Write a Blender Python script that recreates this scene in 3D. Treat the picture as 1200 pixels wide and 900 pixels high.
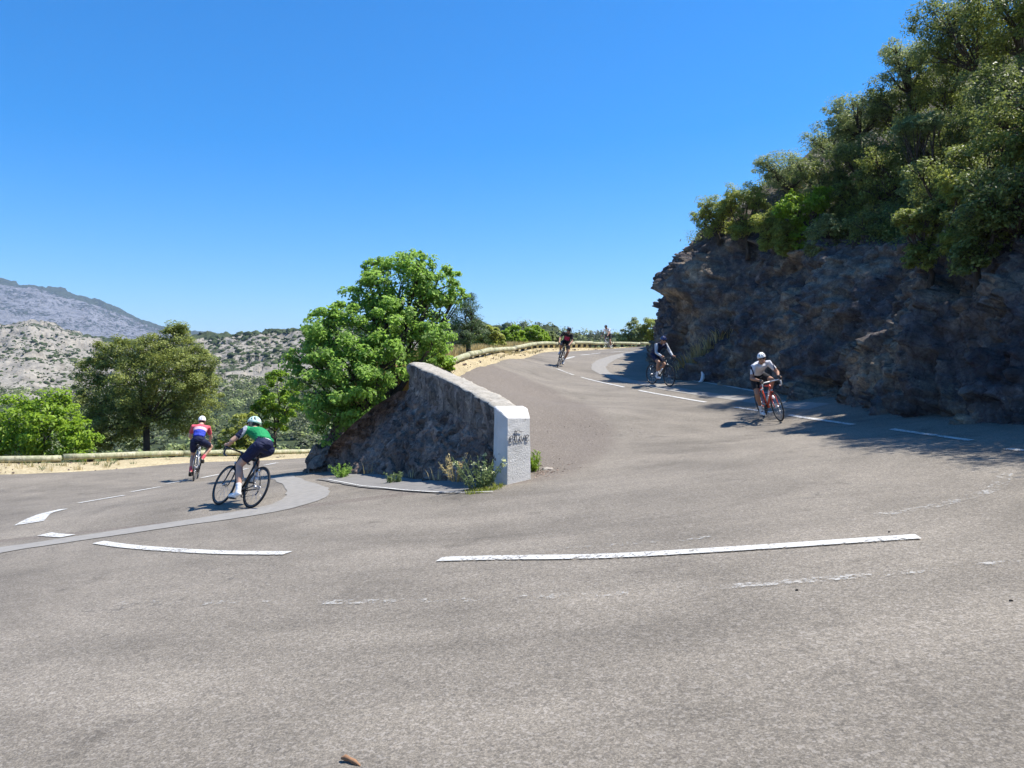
import bpy, bmesh, math, random
import numpy as np
from mathutils import Vector, Matrix

for o in list(bpy.data.objects): bpy.data.objects.remove(o)
SC = bpy.context.scene
COL = SC.collection
R = math.radians
random.seed(7)
RNG = np.random.default_rng(7)

# ------------------------------------------------------------------ camera
CAMZ = 1.5
FPX = 901.0
cd = bpy.data.cameras.new('camera'); cam = bpy.data.objects.new('camera', cd); COL.objects.link(cam)
cd.sensor_width = 36; cd.lens = 36 * FPX / 1200; cd.clip_start = .05; cd.clip_end = 20000
cam.location = (0, 0, CAMZ); cam.rotation_euler = (R(90), 0, 0)
SC.camera = cam
# ------------------------------------------------------------------ light
SUN_EL, SUN_AZ = 60.5, 11.0        # azimuth measured from +X towards +Y
w = bpy.data.worlds.new('World'); SC.world = w; w.use_nodes = True
nt = w.node_tree; nt.nodes.clear()
sky = nt.nodes.new('ShaderNodeTexSky'); sky.sky_type = 'NISHITA'; sky.sun_disc = False
sky.sun_elevation = R(SUN_EL)
sky.sun_rotation = R(90 - SUN_AZ)
sky.altitude = 300; sky.air_density = 1.0; sky.dust_density = 0.35; sky.ozone_density = 4.0
hsv = nt.nodes.new('ShaderNodeHueSaturation'); hsv.inputs['Saturation'].default_value = 1.5; hsv.inputs['Hue'].default_value = .498
bg = nt.nodes.new('ShaderNodeBackground'); bg.inputs['Strength'].default_value = 0.11
wo = nt.nodes.new('ShaderNodeOutputWorld')
gam = nt.nodes.new('ShaderNodeGamma'); gam.inputs[1].default_value = 1.0
nt.links.new(sky.outputs[0], gam.inputs[0]); nt.links.new(gam.outputs[0], hsv.inputs['Color']); tm = nt.nodes.new('ShaderNodeMix'); tm.data_type = 'RGBA'; tm.blend_type = 'MULTIPLY'; tm.inputs[0].default_value = 1; tm.inputs[7].default_value = (.95, .98, 1.09, 1)
nt.links.new(hsv.outputs[0], tm.inputs[6]); nt.links.new(tm.outputs[2], bg.inputs[0]); nt.links.new(bg.outputs[0], wo.inputs[0])
sl = bpy.data.lights.new('sun', 'SUN'); sl.energy = 5.0; sl.angle = R(.53); sl.color = (1, .955, .89)
so = bpy.data.objects.new('sun', sl); COL.objects.link(so)
sd = Vector((math.cos(R(SUN_EL)) * math.cos(R(SUN_AZ)), math.cos(R(SUN_EL)) * math.sin(R(SUN_AZ)), math.sin(R(SUN_EL))))
so.rotation_euler = sd.to_track_quat('Z', 'Y').to_euler(); so.location = (0, 0, 40)
SC.view_settings.view_transform = 'Standard'; SC.view_settings.look = 'None'
SC.view_settings.gamma = 1; SC.view_settings.use_curve_mapping = False
SC.view_settings.exposure = 0.8

# ------------------------------------------------------------------ helpers
def at(u, v, D):
    return np.array([(u - 600) / FPX * D, D, CAMZ - (v - 450) / FPX * D])

def tag(o, label=None, cat=None, group=None, kind=None):
    if label: o['label'] = label
    if cat: o['category'] = cat
    if group: o['group'] = group
    if kind: o['kind'] = kind
    return o

def empty(name, loc=(0, 0, 0), mat=None):
    o = bpy.data.objects.new(name, None); COL.objects.link(o)
    o.empty_display_size = .2
    if mat is not None: o.matrix_world = mat
    else: o.location = loc
    return o

def link(name, me, mats=None, parent=None, smooth=False, loc=None):
    if mats is not None:
        for m in (mats if isinstance(mats, (list, tuple)) else [mats]): me.materials.append(m)
    if smooth:
        me.polygons.foreach_set('use_smooth', np.ones(len(me.polygons), dtype=bool))
    o = bpy.data.objects.new(name, me); COL.objects.link(o)
    if parent is not None: o.parent = parent
    if loc is not None: o.location = loc
    return o

def np_mesh(name, V, F):
    """V (n,3), F (m,k) arrays: fast mesh."""
    me = bpy.data.meshes.new(name)
    V = np.asarray(V, dtype=np.float32); F = np.asarray(F, dtype=np.int32)
    m, k = F.shape
    me.vertices.add(len(V)); me.vertices.foreach_set('co', V.ravel())
    me.loops.add(m * k); me.loops.foreach_set('vertex_index', F.ravel())
    me.polygons.add(m)
    me.polygons.foreach_set('loop_start', np.arange(0, m * k, k, dtype=np.int32))
    me.polygons.foreach_set('loop_total', np.full(m, k, dtype=np.int32))
    me.update(calc_edges=True); me.validate()
    return me

def grid_faces(n, m, wrap=False):
    i = np.arange(n - 1)[:, None]; j = np.arange(m - 1)[None, :]
    a = (i * m + j).ravel()
    F = np.stack([a, a + m, a + m + 1, a + 1], 1)
    return F

class MB:
    def __init__(s): s.v = []; s.f = []; s.mi = []
    def add(s, vs, fs, mi=0):
        b = len(s.v); s.v += [tuple(map(float, p)) for p in vs]
        s.f += [tuple(b + i for i in f) for f in fs]; s.mi += [mi] * len(fs)
    def loft(s, rings, cap=True, mi=0, closed=False):
        n = len(rings[0]); b = []
        vs = [p for r in rings for p in r]; fs = []
        L = len(rings)
        for i in range(L - 1 if not closed else L):
            for j in range(n):
                a = i * n + j; c = i * n + (j + 1) % n
                a2 = ((i + 1) % L) * n + j; c2 = ((i + 1) % L) * n + (j + 1) % n
                fs.append((a, c, c2, a2))
        if cap and not closed:
            fs.append(tuple(range(n))[::-1]); fs.append(tuple((L - 1) * n + j for j in range(n)))
        s.add(vs, fs, mi)
    def tube(s, pts, rad, seg=8, mi=0, round_ends=False, closed=False):
        P = [Vector(p) for p in pts]; n = len(P)
        if not hasattr(rad, '__len__'): rad = [rad] * n
        rad = list(rad)
        T = []
        for i in range(n):
            if closed: t = P[(i + 1) % n] - P[i - 1]
            else: t = P[min(i + 1, n - 1)] - P[max(i - 1, 0)]
            T.append(t.normalized() if t.length > 1e-9 else Vector((0, 0, 1)))
        up = Vector((0, 0, 1)) if abs(T[0].z) < .9 else Vector((1, 0, 0))
        a = T[0].cross(up).normalized(); rings = []
        if round_ends:
            k = 3
            P0, P1 = P[0], P[-1]
            pre = [(P0 - T[0] * rad[0] * math.cos(t), rad[0] * math.sin(t), T[0]) for t in [math.pi / 2 * (q + .25) / (k + .25) for q in range(k)]]
            post = [(P1 + T[-1] * rad[-1] * math.cos(t), rad[-1] * math.sin(t), T[-1]) for t in [math.pi / 2 * (q + .25) / (k + .25) for q in range(k)]][::-1]
            seq = pre + list(zip(P, rad, T)) + post
        else: seq = list(zip(P, rad, T))
        for p, r, t in seq:
            a = (a - t * a.dot(t)).normalized(); b_ = t.cross(a)
            rings.append([p + a * r * math.cos(2 * math.pi * j / seg) + b_ * r * math.sin(2 * math.pi * j / seg) for j in range(seg)])
        s.loft(rings, cap=True, mi=mi, closed=closed)
    def ell(s, c, rad, M=None, seg=14, rings=9, mi=0):
        c = Vector(c); out = []; vs = []; fs = []
        for i in range(rings + 1):
            t = math.pi * i / rings
            for j in range(seg):
                f = 2 * math.pi * j / seg
                p = Vector((rad[0] * math.sin(t) * math.cos(f), rad[1] * math.sin(t) * math.sin(f), rad[2] * math.cos(t)))
                if M is not None: p = M @ p
                vs.append(c + p)
        for i in range(rings):
            for j in range(seg):
                fs.append((i * seg + j, (i + 1) * seg + j, (i + 1) * seg + (j + 1) % seg, i * seg + (j + 1) % seg))
        s.add(vs, fs, mi)
    def box(s, c, h, M=None, mi=0):
        c = Vector(c); vs = []
        for x in (-1, 1):
            for y in (-1, 1):
                for z in (-1, 1):
                    p = Vector((x * h[0], y * h[1], z * h[2]))
                    if M is not None: p = M @ p
                    vs.append(c + p)
        s.add(vs, [(0, 1, 3, 2), (4, 6, 7, 5), (0, 4, 5, 1), (2, 3, 7, 6), (0, 2, 6, 4), (1, 5, 7, 3)], mi)
    def mesh(s, name):
        me = bpy.data.meshes.new(name); me.from_pydata(s.v, [], s.f); me.update()
        if any(s.mi): me.polygons.foreach_set('material_index', s.mi)
        return me
    def build(s, name, mats, parent=None, smooth=True, bevel=0):
        me = s.mesh(name)
        bm = bmesh.new(); bm.from_mesh(me); bmesh.ops.recalc_face_normals(bm, faces=bm.faces)
        if bevel: bmesh.ops.bevel(bm, geom=[e for e in bm.edges if len(e.link_faces) == 2 and e.calc_face_angle(0) > .6], offset=bevel, segments=2, affect='EDGES')
        bm.to_mesh(me); bm.free()
        return link(name, me, mats, parent, smooth)

# ---- numpy noise
def _h(ix, iy, iz, seed):
    with np.errstate(over='ignore'):
        n = (ix.astype(np.uint32) * np.uint32(374761393) + iy.astype(np.uint32) * np.uint32(668265263) + iz.astype(np.uint32) * np.uint32(2147483647) + np.uint32((seed * 974634777) & 0xffffffff))
        n = (n ^ (n >> np.uint32(13))) * np.uint32(1274126177); n = n ^ (n >> np.uint32(16))
        n = n * np.uint32(2246822519); n = n ^ (n >> np.uint32(15))
    return n.astype(np.float64) / 4294967295.0
def vnoise(P, seed=0):
    P = np.asarray(P, float); i = np.floor(P).astype(np.int64); f = P - i; f = f * f * f * (f * (f * 6 - 15) + 10)
    r = 0
    for dx in (0, 1):
        wx = f[:, 0] if dx else 1 - f[:, 0]
        for dy in (0, 1):
            wy = f[:, 1] if dy else 1 - f[:, 1]
            for dz in (0, 1):
                wz = f[:, 2] if dz else 1 - f[:, 2]
                r = r + wx * wy * wz * _h(i[:, 0] + dx, i[:, 1] + dy, i[:, 2] + dz, seed)
    return r * 2 - 1
def fbm(P, octv=4, seed=0, gain=.5):
    P = np.asarray(P, float); a = 1; r = 0; t = 0
    for k in range(octv):
        r = r + a * vnoise(P * 2.03 ** k + 17.3 * k, seed + k); t += a; a *= gain
    return r / t
def ridged(P, octv=4, seed=0, gain=.5):
    P = np.asarray(P, float); a = 1; r = 0; t = 0
    for k in range(octv):
        r = r + a * (1 - np.abs(vnoise(P * 2.03 ** k + 7.1 * k, seed + k)) * 2); t += a; a *= gain
    return r / t
def facets(P, seed=0):
    """planar facets from a jittered cell grid: returns displacement and edge distance"""
    P = np.asarray(P, float); i0 = np.floor(P).astype(np.int64)
    best = np.full(len(P), 9e9); sec = best.copy(); val = np.zeros(len(P))
    for dx in (-1, 0, 1):
        for dy in (-1, 0, 1):
            for dz in (-1, 0, 1):
                c = i0 + np.array([dx, dy, dz])
                hs = [_h(c[:, 0], c[:, 1], c[:, 2], seed + q) for q in range(7)]
                fp = c + np.stack(hs[:3], 1); d = P - fp; dd = (d * d).sum(1)
                v = (hs[3] - .5) + (d * (np.stack(hs[4:7], 1) - .5) * 1.7).sum(1)
                m = dd < best
                sec = np.where(m, best, np.minimum(sec, dd)); best = np.where(m, dd, best); val = np.where(m, v, val)
    return val, np.sqrt(sec) - np.sqrt(best)

def smooth01(t): t = np.clip(t, 0, 1); return t * t * (3 - 2 * t)

# ---- node helpers
class NM:
    def __init__(s, name):
        s.m = bpy.data.materials.new(name); s.m.use_nodes = True; s.t = s.m.node_tree; s.t.nodes.clear()
        s.out = s.n('ShaderNodeOutputMaterial'); s._tc = None
    def n(s, ty, **kw):
        nd = s.t.nodes.new(ty)
        for k, v in kw.items(): setattr(nd, k, v)
        return nd
    def l(s, a, b): s.t.links.new(a, b)
    def setin(s, nd, name, v):
        if isinstance(v, bpy.types.NodeSocket): s.l(v, nd.inputs[name])
        else: nd.inputs[name].default_value = v
    def pos(s):
        if s._tc is None: s._tc = s.n('ShaderNodeTexCoord')
        return s._tc.outputs['Object']
    def mapping(s, scale=(1, 1, 1), rot=(0, 0, 0), src=None):
        mp = s.n('ShaderNodeMapping'); s.l(src or s.pos(), mp.inputs[0])
        mp.inputs['Scale'].default_value = scale; mp.inputs['Rotation'].default_value = rot
        return mp.outputs[0]
    def noise(s, scale, detail=4, rough=.55, src=None, dist=0, col=False):
        nd = s.n('ShaderNodeTexNoise'); s.l(src or s.pos(), nd.inputs['Vector'])
        nd.inputs['Scale'].default_value = scale; nd.inputs['Detail'].default_value = detail
        nd.inputs['Roughness'].default_value = rough; nd.inputs['Distortion'].default_value = dist
        return nd.outputs['Color' if col else 'Fac']
    def voro(s, scale, feature='F1', src=None, out='Distance', rnd=1):
        nd = s.n('ShaderNodeTexVoronoi', feature=feature); s.l(src or s.pos(), nd.inputs['Vector'])
        nd.inputs['Scale'].default_value = scale; nd.inputs['Randomness'].default_value = rnd
        return nd.outputs[out]
    def ramp(s, fac, stops, interp='LINEAR'):
        nd = s.n('ShaderNodeValToRGB'); s.l(fac, nd.inputs[0]); cr = nd.color_ramp; cr.interpolation = interp
        while len(cr.elements) < len(stops): cr.elements.new(.5)
        for e, (p, c) in zip(cr.elements, stops):
            e.position = p; e.color = (c, c, c, 1) if not hasattr(c, '__len__') else (*c[:3], 1)
        return nd.outputs[0]
    def mix(s, fac, a, b, mode='MIX'):
        nd = s.n('ShaderNodeMix', data_type='RGBA', blend_type=mode)
        def st(i, v):
            if isinstance(v, bpy.types.NodeSocket): s.l(v, nd.inputs[i])
            elif i == 0: nd.inputs[0].default_value = v
            else: nd.inputs[i].default_value = (*v[:3], 1) if hasattr(v, '__len__') else (v, v, v, 1)
        st(0, fac); st(6, a); st(7, b); return nd.outputs[2]
    def math(s, op, a, b=0., clamp=False):
        nd = s.n('ShaderNodeMath', operation=op, use_clamp=clamp)
        for i, v in enumerate((a, b)):
            if isinstance(v, bpy.types.NodeSocket): s.l(v, nd.inputs[i])
            else: nd.inputs[i].default_value = v
        return nd.outputs[0]
    def bump(s, h, strength=.5, dist=.01, nrm=None):
        nd = s.n('ShaderNodeBump'); s.l(h, nd.inputs['Height']); nd.inputs['Strength'].default_value = strength
        nd.inputs['Distance'].default_value = dist
        if nrm is not None: s.l(nrm, nd.inputs['Normal'])
        return nd.outputs[0]
    def bsdf(s, color, rough=.8, normal=None, metal=0, spec=.4, coat=0):
        b = s.n('ShaderNodeBsdfPrincipled')
        if isinstance(color, bpy.types.NodeSocket): s.l(color, b.inputs['Base Color'])
        else: b.inputs['Base Color'].default_value = (*color[:3], 1)
        s.setin(b, 'Roughness', rough); b.inputs['Metallic'].default_value = metal
        b.inputs['Specular IOR Level'].default_value = spec; b.inputs['Coat Weight'].default_value = coat
        if normal is not None: s.l(normal, b.inputs['Normal'])
        s.l(b.outputs[0], s.out.inputs[0]); return b

def simple(name, col, rough=.6, metal=0, var=.12, scale=30, spec=.4, coat=0, bump=0, bscale=200):
    q = NM(name)
    f = q.noise(scale, 3)
    c = q.mix(f, tuple(max(0, x * (1 - var)) for x in col), tuple(min(1, x * (1 + var)) for x in col))
    nrm = q.bump(q.noise(bscale, 2), bump, .003) if bump else None
    q.bsdf(c, rough, nrm, metal, spec, coat); return q.m

# ------------------------------------------------------------------ ground height fields
def plane(x, y): return .107 * x + .01 * y - .07
class TPS:
    def __init__(s, pts):
        P = np.array(pts, float); s.P = P[:, :2]; n = len(P)
        z = P[:, 2] - plane(P[:, 0], P[:, 1])
        K = s.k(np.linalg.norm(s.P[:, None] - s.P[None], axis=2)) + np.eye(n) * .8
        A = np.zeros((n + 3, n + 3)); A[:n, :n] = K; A[:n, n] = 1; A[:n, n + 1:] = s.P; A[n, :n] = 1; A[n + 1:, :n] = s.P.T
        s.w = np.linalg.solve(A, np.concatenate([z, [0, 0, 0]]))
    def k(s, r): return np.where(r > 1e-9, r * r * np.log(np.maximum(r, 1e-9)), 0)
    def __call__(s, X):
        X = np.asarray(X, float); out = np.zeros(len(X)); n = len(s.P)
        for a in range(0, len(X), 20000):
            Q = X[a:a + 20000]
            out[a:a + 20000] = s.k(np.linalg.norm(Q[:, None] - s.P[None], axis=2)) @ s.w[:n] + s.w[n] + Q @ s.w[n + 1:]
        return out
near = [(x, y, plane(x, y)) for x in (-16, -10, -5, -1.5, 0, 1.5, 4, 8, 14) for y in (-12, -3, 4, 8, 10.3)]
UPX = [(914.2, 495, 16.95), (895, 489, 17.92), (784.2, 453, 24.5), (764, 450, 25.4), (653, 430, 30.6), (656, 427.5, 31.5),
       (708.5, 411.3, 48.6), (716.5, 410.6, 49.4), (1200, 492, 12.4), (1000, 470, 17.5), (900, 456, 22.5), (830, 446, 27), (796, 440, 29.5),
       (785, 425, 33), (771, 405, 41), (530, 434, 21), (545, 426, 23), (580, 417.5, 28), (620, 413.5, 34), (660, 412, 41), (715, 410, 51), (780, 410, 56),
       (640, 530, 14), (640, 500, 17), (640, 470, 21.5), (645, 445, 26.5), (720, 480, 19), (612, 555, 12.1)]
LPX = [(292, 594.4, 11.72), (255.3, 591.3, 12.37), (226, 564, 19.0), (231, 561.5, 19.9), (0, 567, 19.3), (215, 543, 24), (310, 539, 28),
       (360, 536, 30.5), (0, 549, 22), (100, 547.5, 23.3), (380, 556, 15.5), (440, 557, 14.5), (-300, 570, 19.5)]
RU = TPS(near + [tuple(at(*p)) for p in UPX] + [(-2, 17.5, 1.25), (30, 62, 6.5), (12, 60, 4.6)] + [(x, 13, plane(x, 13)) for x in (-16, -10, -5)])
RL = TPS(near + [tuple(at(*p)) for p in LPX] + [(-6, 42, -2.4), (-2, 50, -3)])
def HU(x, y):
    x = np.atleast_1d(np.asarray(x, float)); y = np.atleast_1d(np.asarray(y, float))
    return plane(x, y) + smooth01((y - 9.5) / 2) * RU(np.stack([x, y], 1))
def HL(x, y):
    x = np.atleast_1d(np.asarray(x, float)); y = np.atleast_1d(np.asarray(y, float))
    Q = np.stack([x, y], 1); a = RU(Q); return plane(x, y) + smooth01((y - 9.5) / 2) * (a + smooth01((y - 11.3) / 1.6) * (RL(Q) - a))
def hit(u, v, H):
    D = np.linspace(2.2, 60, 6000); x = (u - 600) / FPX * D; z = CAMZ - (v - 450) / FPX * D
    g = H(x, D); k = np.argmax(z <= g)
    return np.array([x[k], D[k], g[k]])

def resample(P, step):
    P = np.asarray(P, float); s = np.r_[0, np.cumsum(np.linalg.norm(np.diff(P, axis=0), axis=1))]
    n = max(2, int(s[-1] / step) + 1); t = np.linspace(0, s[-1], n)
    return np.stack([np.interp(t, s, P[:, k]) for k in range(P.shape[1])], 1)
def chaikin(P, it=2):
    P = np.asarray(P, float)
    for _ in range(it):
        Q = [P[0]]
        for a, b in zip(P[:-1], P[1:]): Q += [a * .75 + b * .25, a * .25 + b * .75]
        Q.append(P[-1]); P = np.array(Q)
    return P
def normals2(P):
    T = np.gradient(P[:, :2], axis=0); T /= np.linalg.norm(T, axis=1)[:, None] + 1e-9
    return np.stack([T[:, 1], -T[:, 0]], 1)      # right-hand side of travel
def seg_side(X, P):
    """signed distance to polyline P (positive on the right of travel), and parameter"""
    best = np.full(len(X), 1e9); sg = np.zeros(len(X)); par = np.zeros(len(X)); cum = 0
    for a, b in zip(P[:-1], P[1:]):
        d = b - a; L = np.linalg.norm(d); t = np.clip(((X - a) @ d) / (L * L), 0, 1)
        q = a + t[:, None] * d; dist = np.linalg.norm(X - q, axis=1)
        cr = -(d[0] * (X[:, 1] - a[1]) - d[1] * (X[:, 0] - a[0]))
        m = dist < best - 1e-9
        best = np.where(m, dist, best); sg = np.where(m, np.sign(cr), sg); par = np.where(m, cum + t * L, par); cum += L
    return best * sg, par
# ================================================================== materials of the setting
def m_asphalt():
    q = NM('asphalt'); p = q.pos()
    fine = q.noise(95, 2, .7); mid = q.noise(28, 3, .6); big = q.noise(.55, 5, .6); streak = q.noise(1.0, 4, .6, q.mapping((.25, 1.6, 1), (0, 0, R(12))))
    stones = q.voro(70, out='Color'); st = q.n('ShaderNodeSeparateColor'); q.l(stones, st.inputs[0])
    c = q.ramp(fine, [(.30, (.05, .045, .038)), (.5, (.175, .159, .133)), (.70, (.38, .35, .295))])
    c = q.mix(q.ramp(st.outputs[0], [(.78, 0), (.9, .6)]), c, (.40, .38, .35))
    c = q.mix(q.ramp(st.outputs[1], [(.78, 0), (.9, .65)]), c, (.055, .052, .05))
    c = q.mix(.5, c, q.ramp(mid, [(.3, (.12, .11, .092)), (.7, (.235, .214, .18))]))
    c = q.mix(.9, c, q.ramp(big, [(.25, .66), (.5, 1.0), (.75, 1.2)]), 'MULTIPLY')
    c = q.mix(.8, c, q.ramp(streak, [(.3, .85), (.52, 1.0), (.7, 1.1)]), 'MULTIPLY')
    # tyre polish and seams that follow the bend
    vs = q.n('ShaderNodeVectorMath', operation='DISTANCE'); cx = q.n('ShaderNodeVectorMath', operation='MULTIPLY'); q.l(q.pos(), cx.inputs[0]); cx.inputs[1].default_value = (1, .8, 0)
    q.l(cx.outputs[0], vs.inputs[0]); vs.inputs[1].default_value = (.5, 11.2, 0)
    cb = q.n('ShaderNodeCombineXYZ'); q.l(vs.outputs['Value'], cb.inputs[0]); q.l(q.math('MULTIPLY', q.noise(.12, 2), 1.2), cb.inputs[1])
    arc = q.noise(1.5, 5, .62, cb.outputs[0])
    c = q.mix(.8, c, q.ramp(arc, [(.3, .80), (.45, .97), (.55, 1.03), (.7, 1.17)]), 'MULTIPLY')
    stn = q.ramp(q.noise(.9, 6, .7), [(.60, 1), (.68, .72)])
    c = q.mix(1, c, stn, 'MULTIPLY')
    at_ = q.n('ShaderNodeAttribute', attribute_name='gravel'); g = at_.outputs['Fac']
    gn = q.math('ADD', g, q.math('MULTIPLY', q.math('SUBTRACT', q.noise(1.7, 5, .65), .5), .9))
    gm = q.ramp(gn, [(.30, 0), (.80, 1)])
    gc = q.ramp(q.noise(34, 4, .75), [(.3, (.052, .046, .04)), (.5, (.135, .118, .102)), (.7, (.28, .25, .215))])
    peb = q.ramp(q.voro(14), [(.1, 1), (.2, 0)])
    gc = q.mix(q.math('MULTIPLY', peb, q.math('GREATER_THAN', q.noise(5, 3), .55)), gc, (.42, .37, .31))
    c = q.mix(q.math('MULTIPLY', gm, .8), c, gc)
    # cracks filled with tar
    d = q.noise(.8, 4, .6, col=True); vm = q.n('ShaderNodeVectorMath', operation='ADD'); q.l(q.mapping((.3, .3, .3)), vm.inputs[0]); q.l(d, vm.inputs[1])
    cr = q.ramp(q.voro(.55, 'DISTANCE_TO_EDGE', src=vm.outputs[0]), [(.0, 1), (.004, 0)])
    cr = q.math('MULTIPLY', cr, q.math('GREATER_THAN', q.noise(.35, 2), .56))
    c = q.mix(q.math('MULTIPLY', cr, .6), c, (.06, .058, .055))
    c = q.mix(1, c, (1.05, 1.0, .94), 'MULTIPLY')
    h = q.math('ADD', fine, q.math('MULTIPLY', gm, q.noise(20, 4, .7)))
    q.bsdf(c, .88, q.bump(h, .55, .006), spec=.3); return q.m
def m_paint():
    q = NM('road_paint'); f = q.noise(26, 5, .75); g = q.noise(2.2, 3)
    a = q.ramp(q.math('ADD', f, q.math('MULTIPLY', g, .35)), [(.55, 0), (.66, .92)])
    c = q.mix(q.noise(60, 3), (.50, .49, .45), (.68, .67, .63))
    q.bsdf(c, .7, q.bump(f, .3, .003))
    b = q.out.inputs[0].links[0].from_node; tr = q.n('ShaderNodeBsdfTransparent'); mx = q.n('ShaderNodeMixShader')
    q.l(a, mx.inputs[0]); q.l(tr.outputs[0], mx.inputs[1]); q.l(b.outputs[0], mx.inputs[2]); q.l(mx.outputs[0], q.out.inputs[0]); return q.m
def m_faded():
    q = NM('faded_paint'); f = q.noise(20, 5, .8); g = q.noise(3.1, 4, .7)
    a = q.ramp(q.math('ADD', q.math('MULTIPLY', f, .8), q.math('MULTIPLY', g, .7)), [(.80, 0), (.92, .55)])
    q.bsdf((.6, .59, .55), .8)
    b = q.out.inputs[0].links[0].from_node; tr = q.n('ShaderNodeBsdfTransparent'); mx = q.n('ShaderNodeMixShader')
    q.l(a, mx.inputs[0]); q.l(tr.outputs[0], mx.inputs[1]); q.l(b.outputs[0], mx.inputs[2]); q.l(mx.outputs[0], q.out.inputs[0]); return q.m
def m_rock(name, pal, crackscale=2.2, stones=0):
    q = NM(name)
    n1 = q.noise(.55, 6, .62, dist=.4); n2 = q.noise(3.5, 6, .68); n3 = q.noise(22, 5, .7)
    c = q.ramp(n1, [(.3, pal[0]), (.44, pal[1]), (.55, pal[2]), (.66, pal[3])])
    c = q.mix(.75, c, q.ramp(n2, [(.3, .32), (.5, .95), (.70, 1.8)]), 'MULTIPLY')
    c = q.mix(.6, c, q.ramp(n3, [(.3, .55), (.5, 1), (.7, 1.4)]), 'MULTIPLY')
    drip = q.noise(1.6, 6, .65, q.mapping((1.9, 1.9, .25)))
    c = q.mix(q.ramp(drip, [(.5, 0), (.66, .55)]), c, (.075, .068, .07))
    lic = q.ramp(q.noise(6, 6, .75), [(.62, 0), (.7, .7)])
    c = q.mix(lic, c, (.36, .34, .30))
    d = q.noise(1.6, 4, .6, col=True); vm = q.n('ShaderNodeVectorMath', operation='ADD'); q.l(q.pos(), vm.inputs[0]); q.l(d, vm.inputs[1])
    ck = q.ramp(q.voro(crackscale, 'DISTANCE_TO_EDGE', src=vm.outputs[0]), [(0, 0), (.06, 1)])
    c = q.mix(q.math('MULTIPLY', q.math('SUBTRACT', 1, ck), .38), c, (.04, .014, .03))
    if stones:
        cc = q.n('ShaderNodeSeparateColor'); q.l(q.voro(stones, src=vm.outputs[0], out='Color'), cc.inputs[0])
        c = q.mix(.9, c, q.ramp(cc.outputs[0], [(0, .5), (1, 1.75)]), 'MULTIPLY')
        sk_ = q.ramp(q.voro(stones, 'DISTANCE_TO_EDGE', src=vm.outputs[0]), [(0, 1), (.10, 0)]); c = q.mix(q.math('MULTIPLY', sk_, .45), c, (.21, .18, .155))
    hgt = q.math('ADD', q.math('MULTIPLY', n2, 1.2), q.math('ADD', q.math('ADD', q.math('MULTIPLY', n3, .45), q.math('MULTIPLY', drip, .8)), q.math('MULTIPLY', ck, .12)))
    q.bsdf(c, .92, q.bump(hgt, .9, .09), spec=.2); return q.m
def m_sand():
    q = NM('dry_verge'); n = q.noise(14, 6, .75); b = q.noise(1.1, 4)
    c = q.ramp(n, [(.3, (.25, .20, .12)), (.5, (.41, .34, .205)), (.7, (.56, .48, .32))])
    c = q.mix(.7, c, q.ramp(b, [(.3, .75), (.7, 1.15)]), 'MULTIPLY')
    q.bsdf(c, .95, q.bump(n, .7, .03), spec=.1); return q.m
def m_soil(name='hill_soil', c0=(.06, .05, .03), c1=(.16, .13, .08), c2=(.09, .11, .04)):
    q = NM(name); n = q.noise(5, 6, .7)
    c = q.ramp(n, [(.3, c0), (.52, c1), (.7, c2)])
    q.bsdf(c, .95, q.bump(q.noise(9, 5, .7), .8, .08), spec=.1); return q.m
def m_hill(name, rock, scrub, dot, cover, bumpd, ridgegreen=0.):
    q = NM(name)
    n = q.noise(dot, 5, .7); b = q.noise(dot * .12, 5, .6); sl = q.noise(dot * .4, 5, .65, q.mapping((1, 1, 2.2), (.5, .3, 0)))
    rk = q.ramp(n, [(.3, tuple(x * .6 for x in rock)), (.5, rock), (.72, tuple(min(.9, x * 1.35) for x in rock))])
    rk = q.mix(.65, rk, q.ramp(sl, [(.32, .55), (.5, 1.), (.7, 1.25)]), 'MULTIPLY')
    k = q.math('ADD', q.math('MULTIPLY', q.noise(dot * 1.5, 4, .7), .75), q.math('MULTIPLY', b, .6))
    at_ = q.n('ShaderNodeAttribute', attribute_name='scrub')
    k = q.math('ADD', k, at_.outputs['Fac'])
    m = q.ramp(k, [(cover, 0), (cover + .05, 1)])
    sc = q.ramp(q.noise(dot * 2.3, 3), [(.3, tuple(x * .6 for x in scrub)), (.7, tuple(x * 1.4 for x in scrub))])
    c = q.mix(m, rk, sc)
    q.bsdf(c, .95, q.bump(q.math('ADD', n, q.math('MULTIPLY', m, .6)), .8, bumpd), spec=.1); return q.m

M_ASPH = m_asphalt(); M_PAINT = m_paint(); M_FADED = m_faded(); M_SAND = m_sand(); M_SOIL = m_soil()
M_ROCK = m_rock('limestone', [(.06, .054, .056), (.115, .105, .104), (.22, .18, .14), (.42, .32, .215)])
M_RUBBLE = m_rock('rubble_stone', [(.10, .076, .062), (.165, .122, .098), (.235, .175, .138), (.32, .245, .19)], 4.5, 5.5)
M_CONC = simple('light_concrete_gutter', (.26, .245, .22), .9, var=.25, scale=9, bump=.5, bscale=60, spec=.2)
M_PAD = simple('old_concrete_pad', (.20, .19, .175), .9, var=.3, scale=6, bump=.4, bscale=50, spec=.2)

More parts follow.
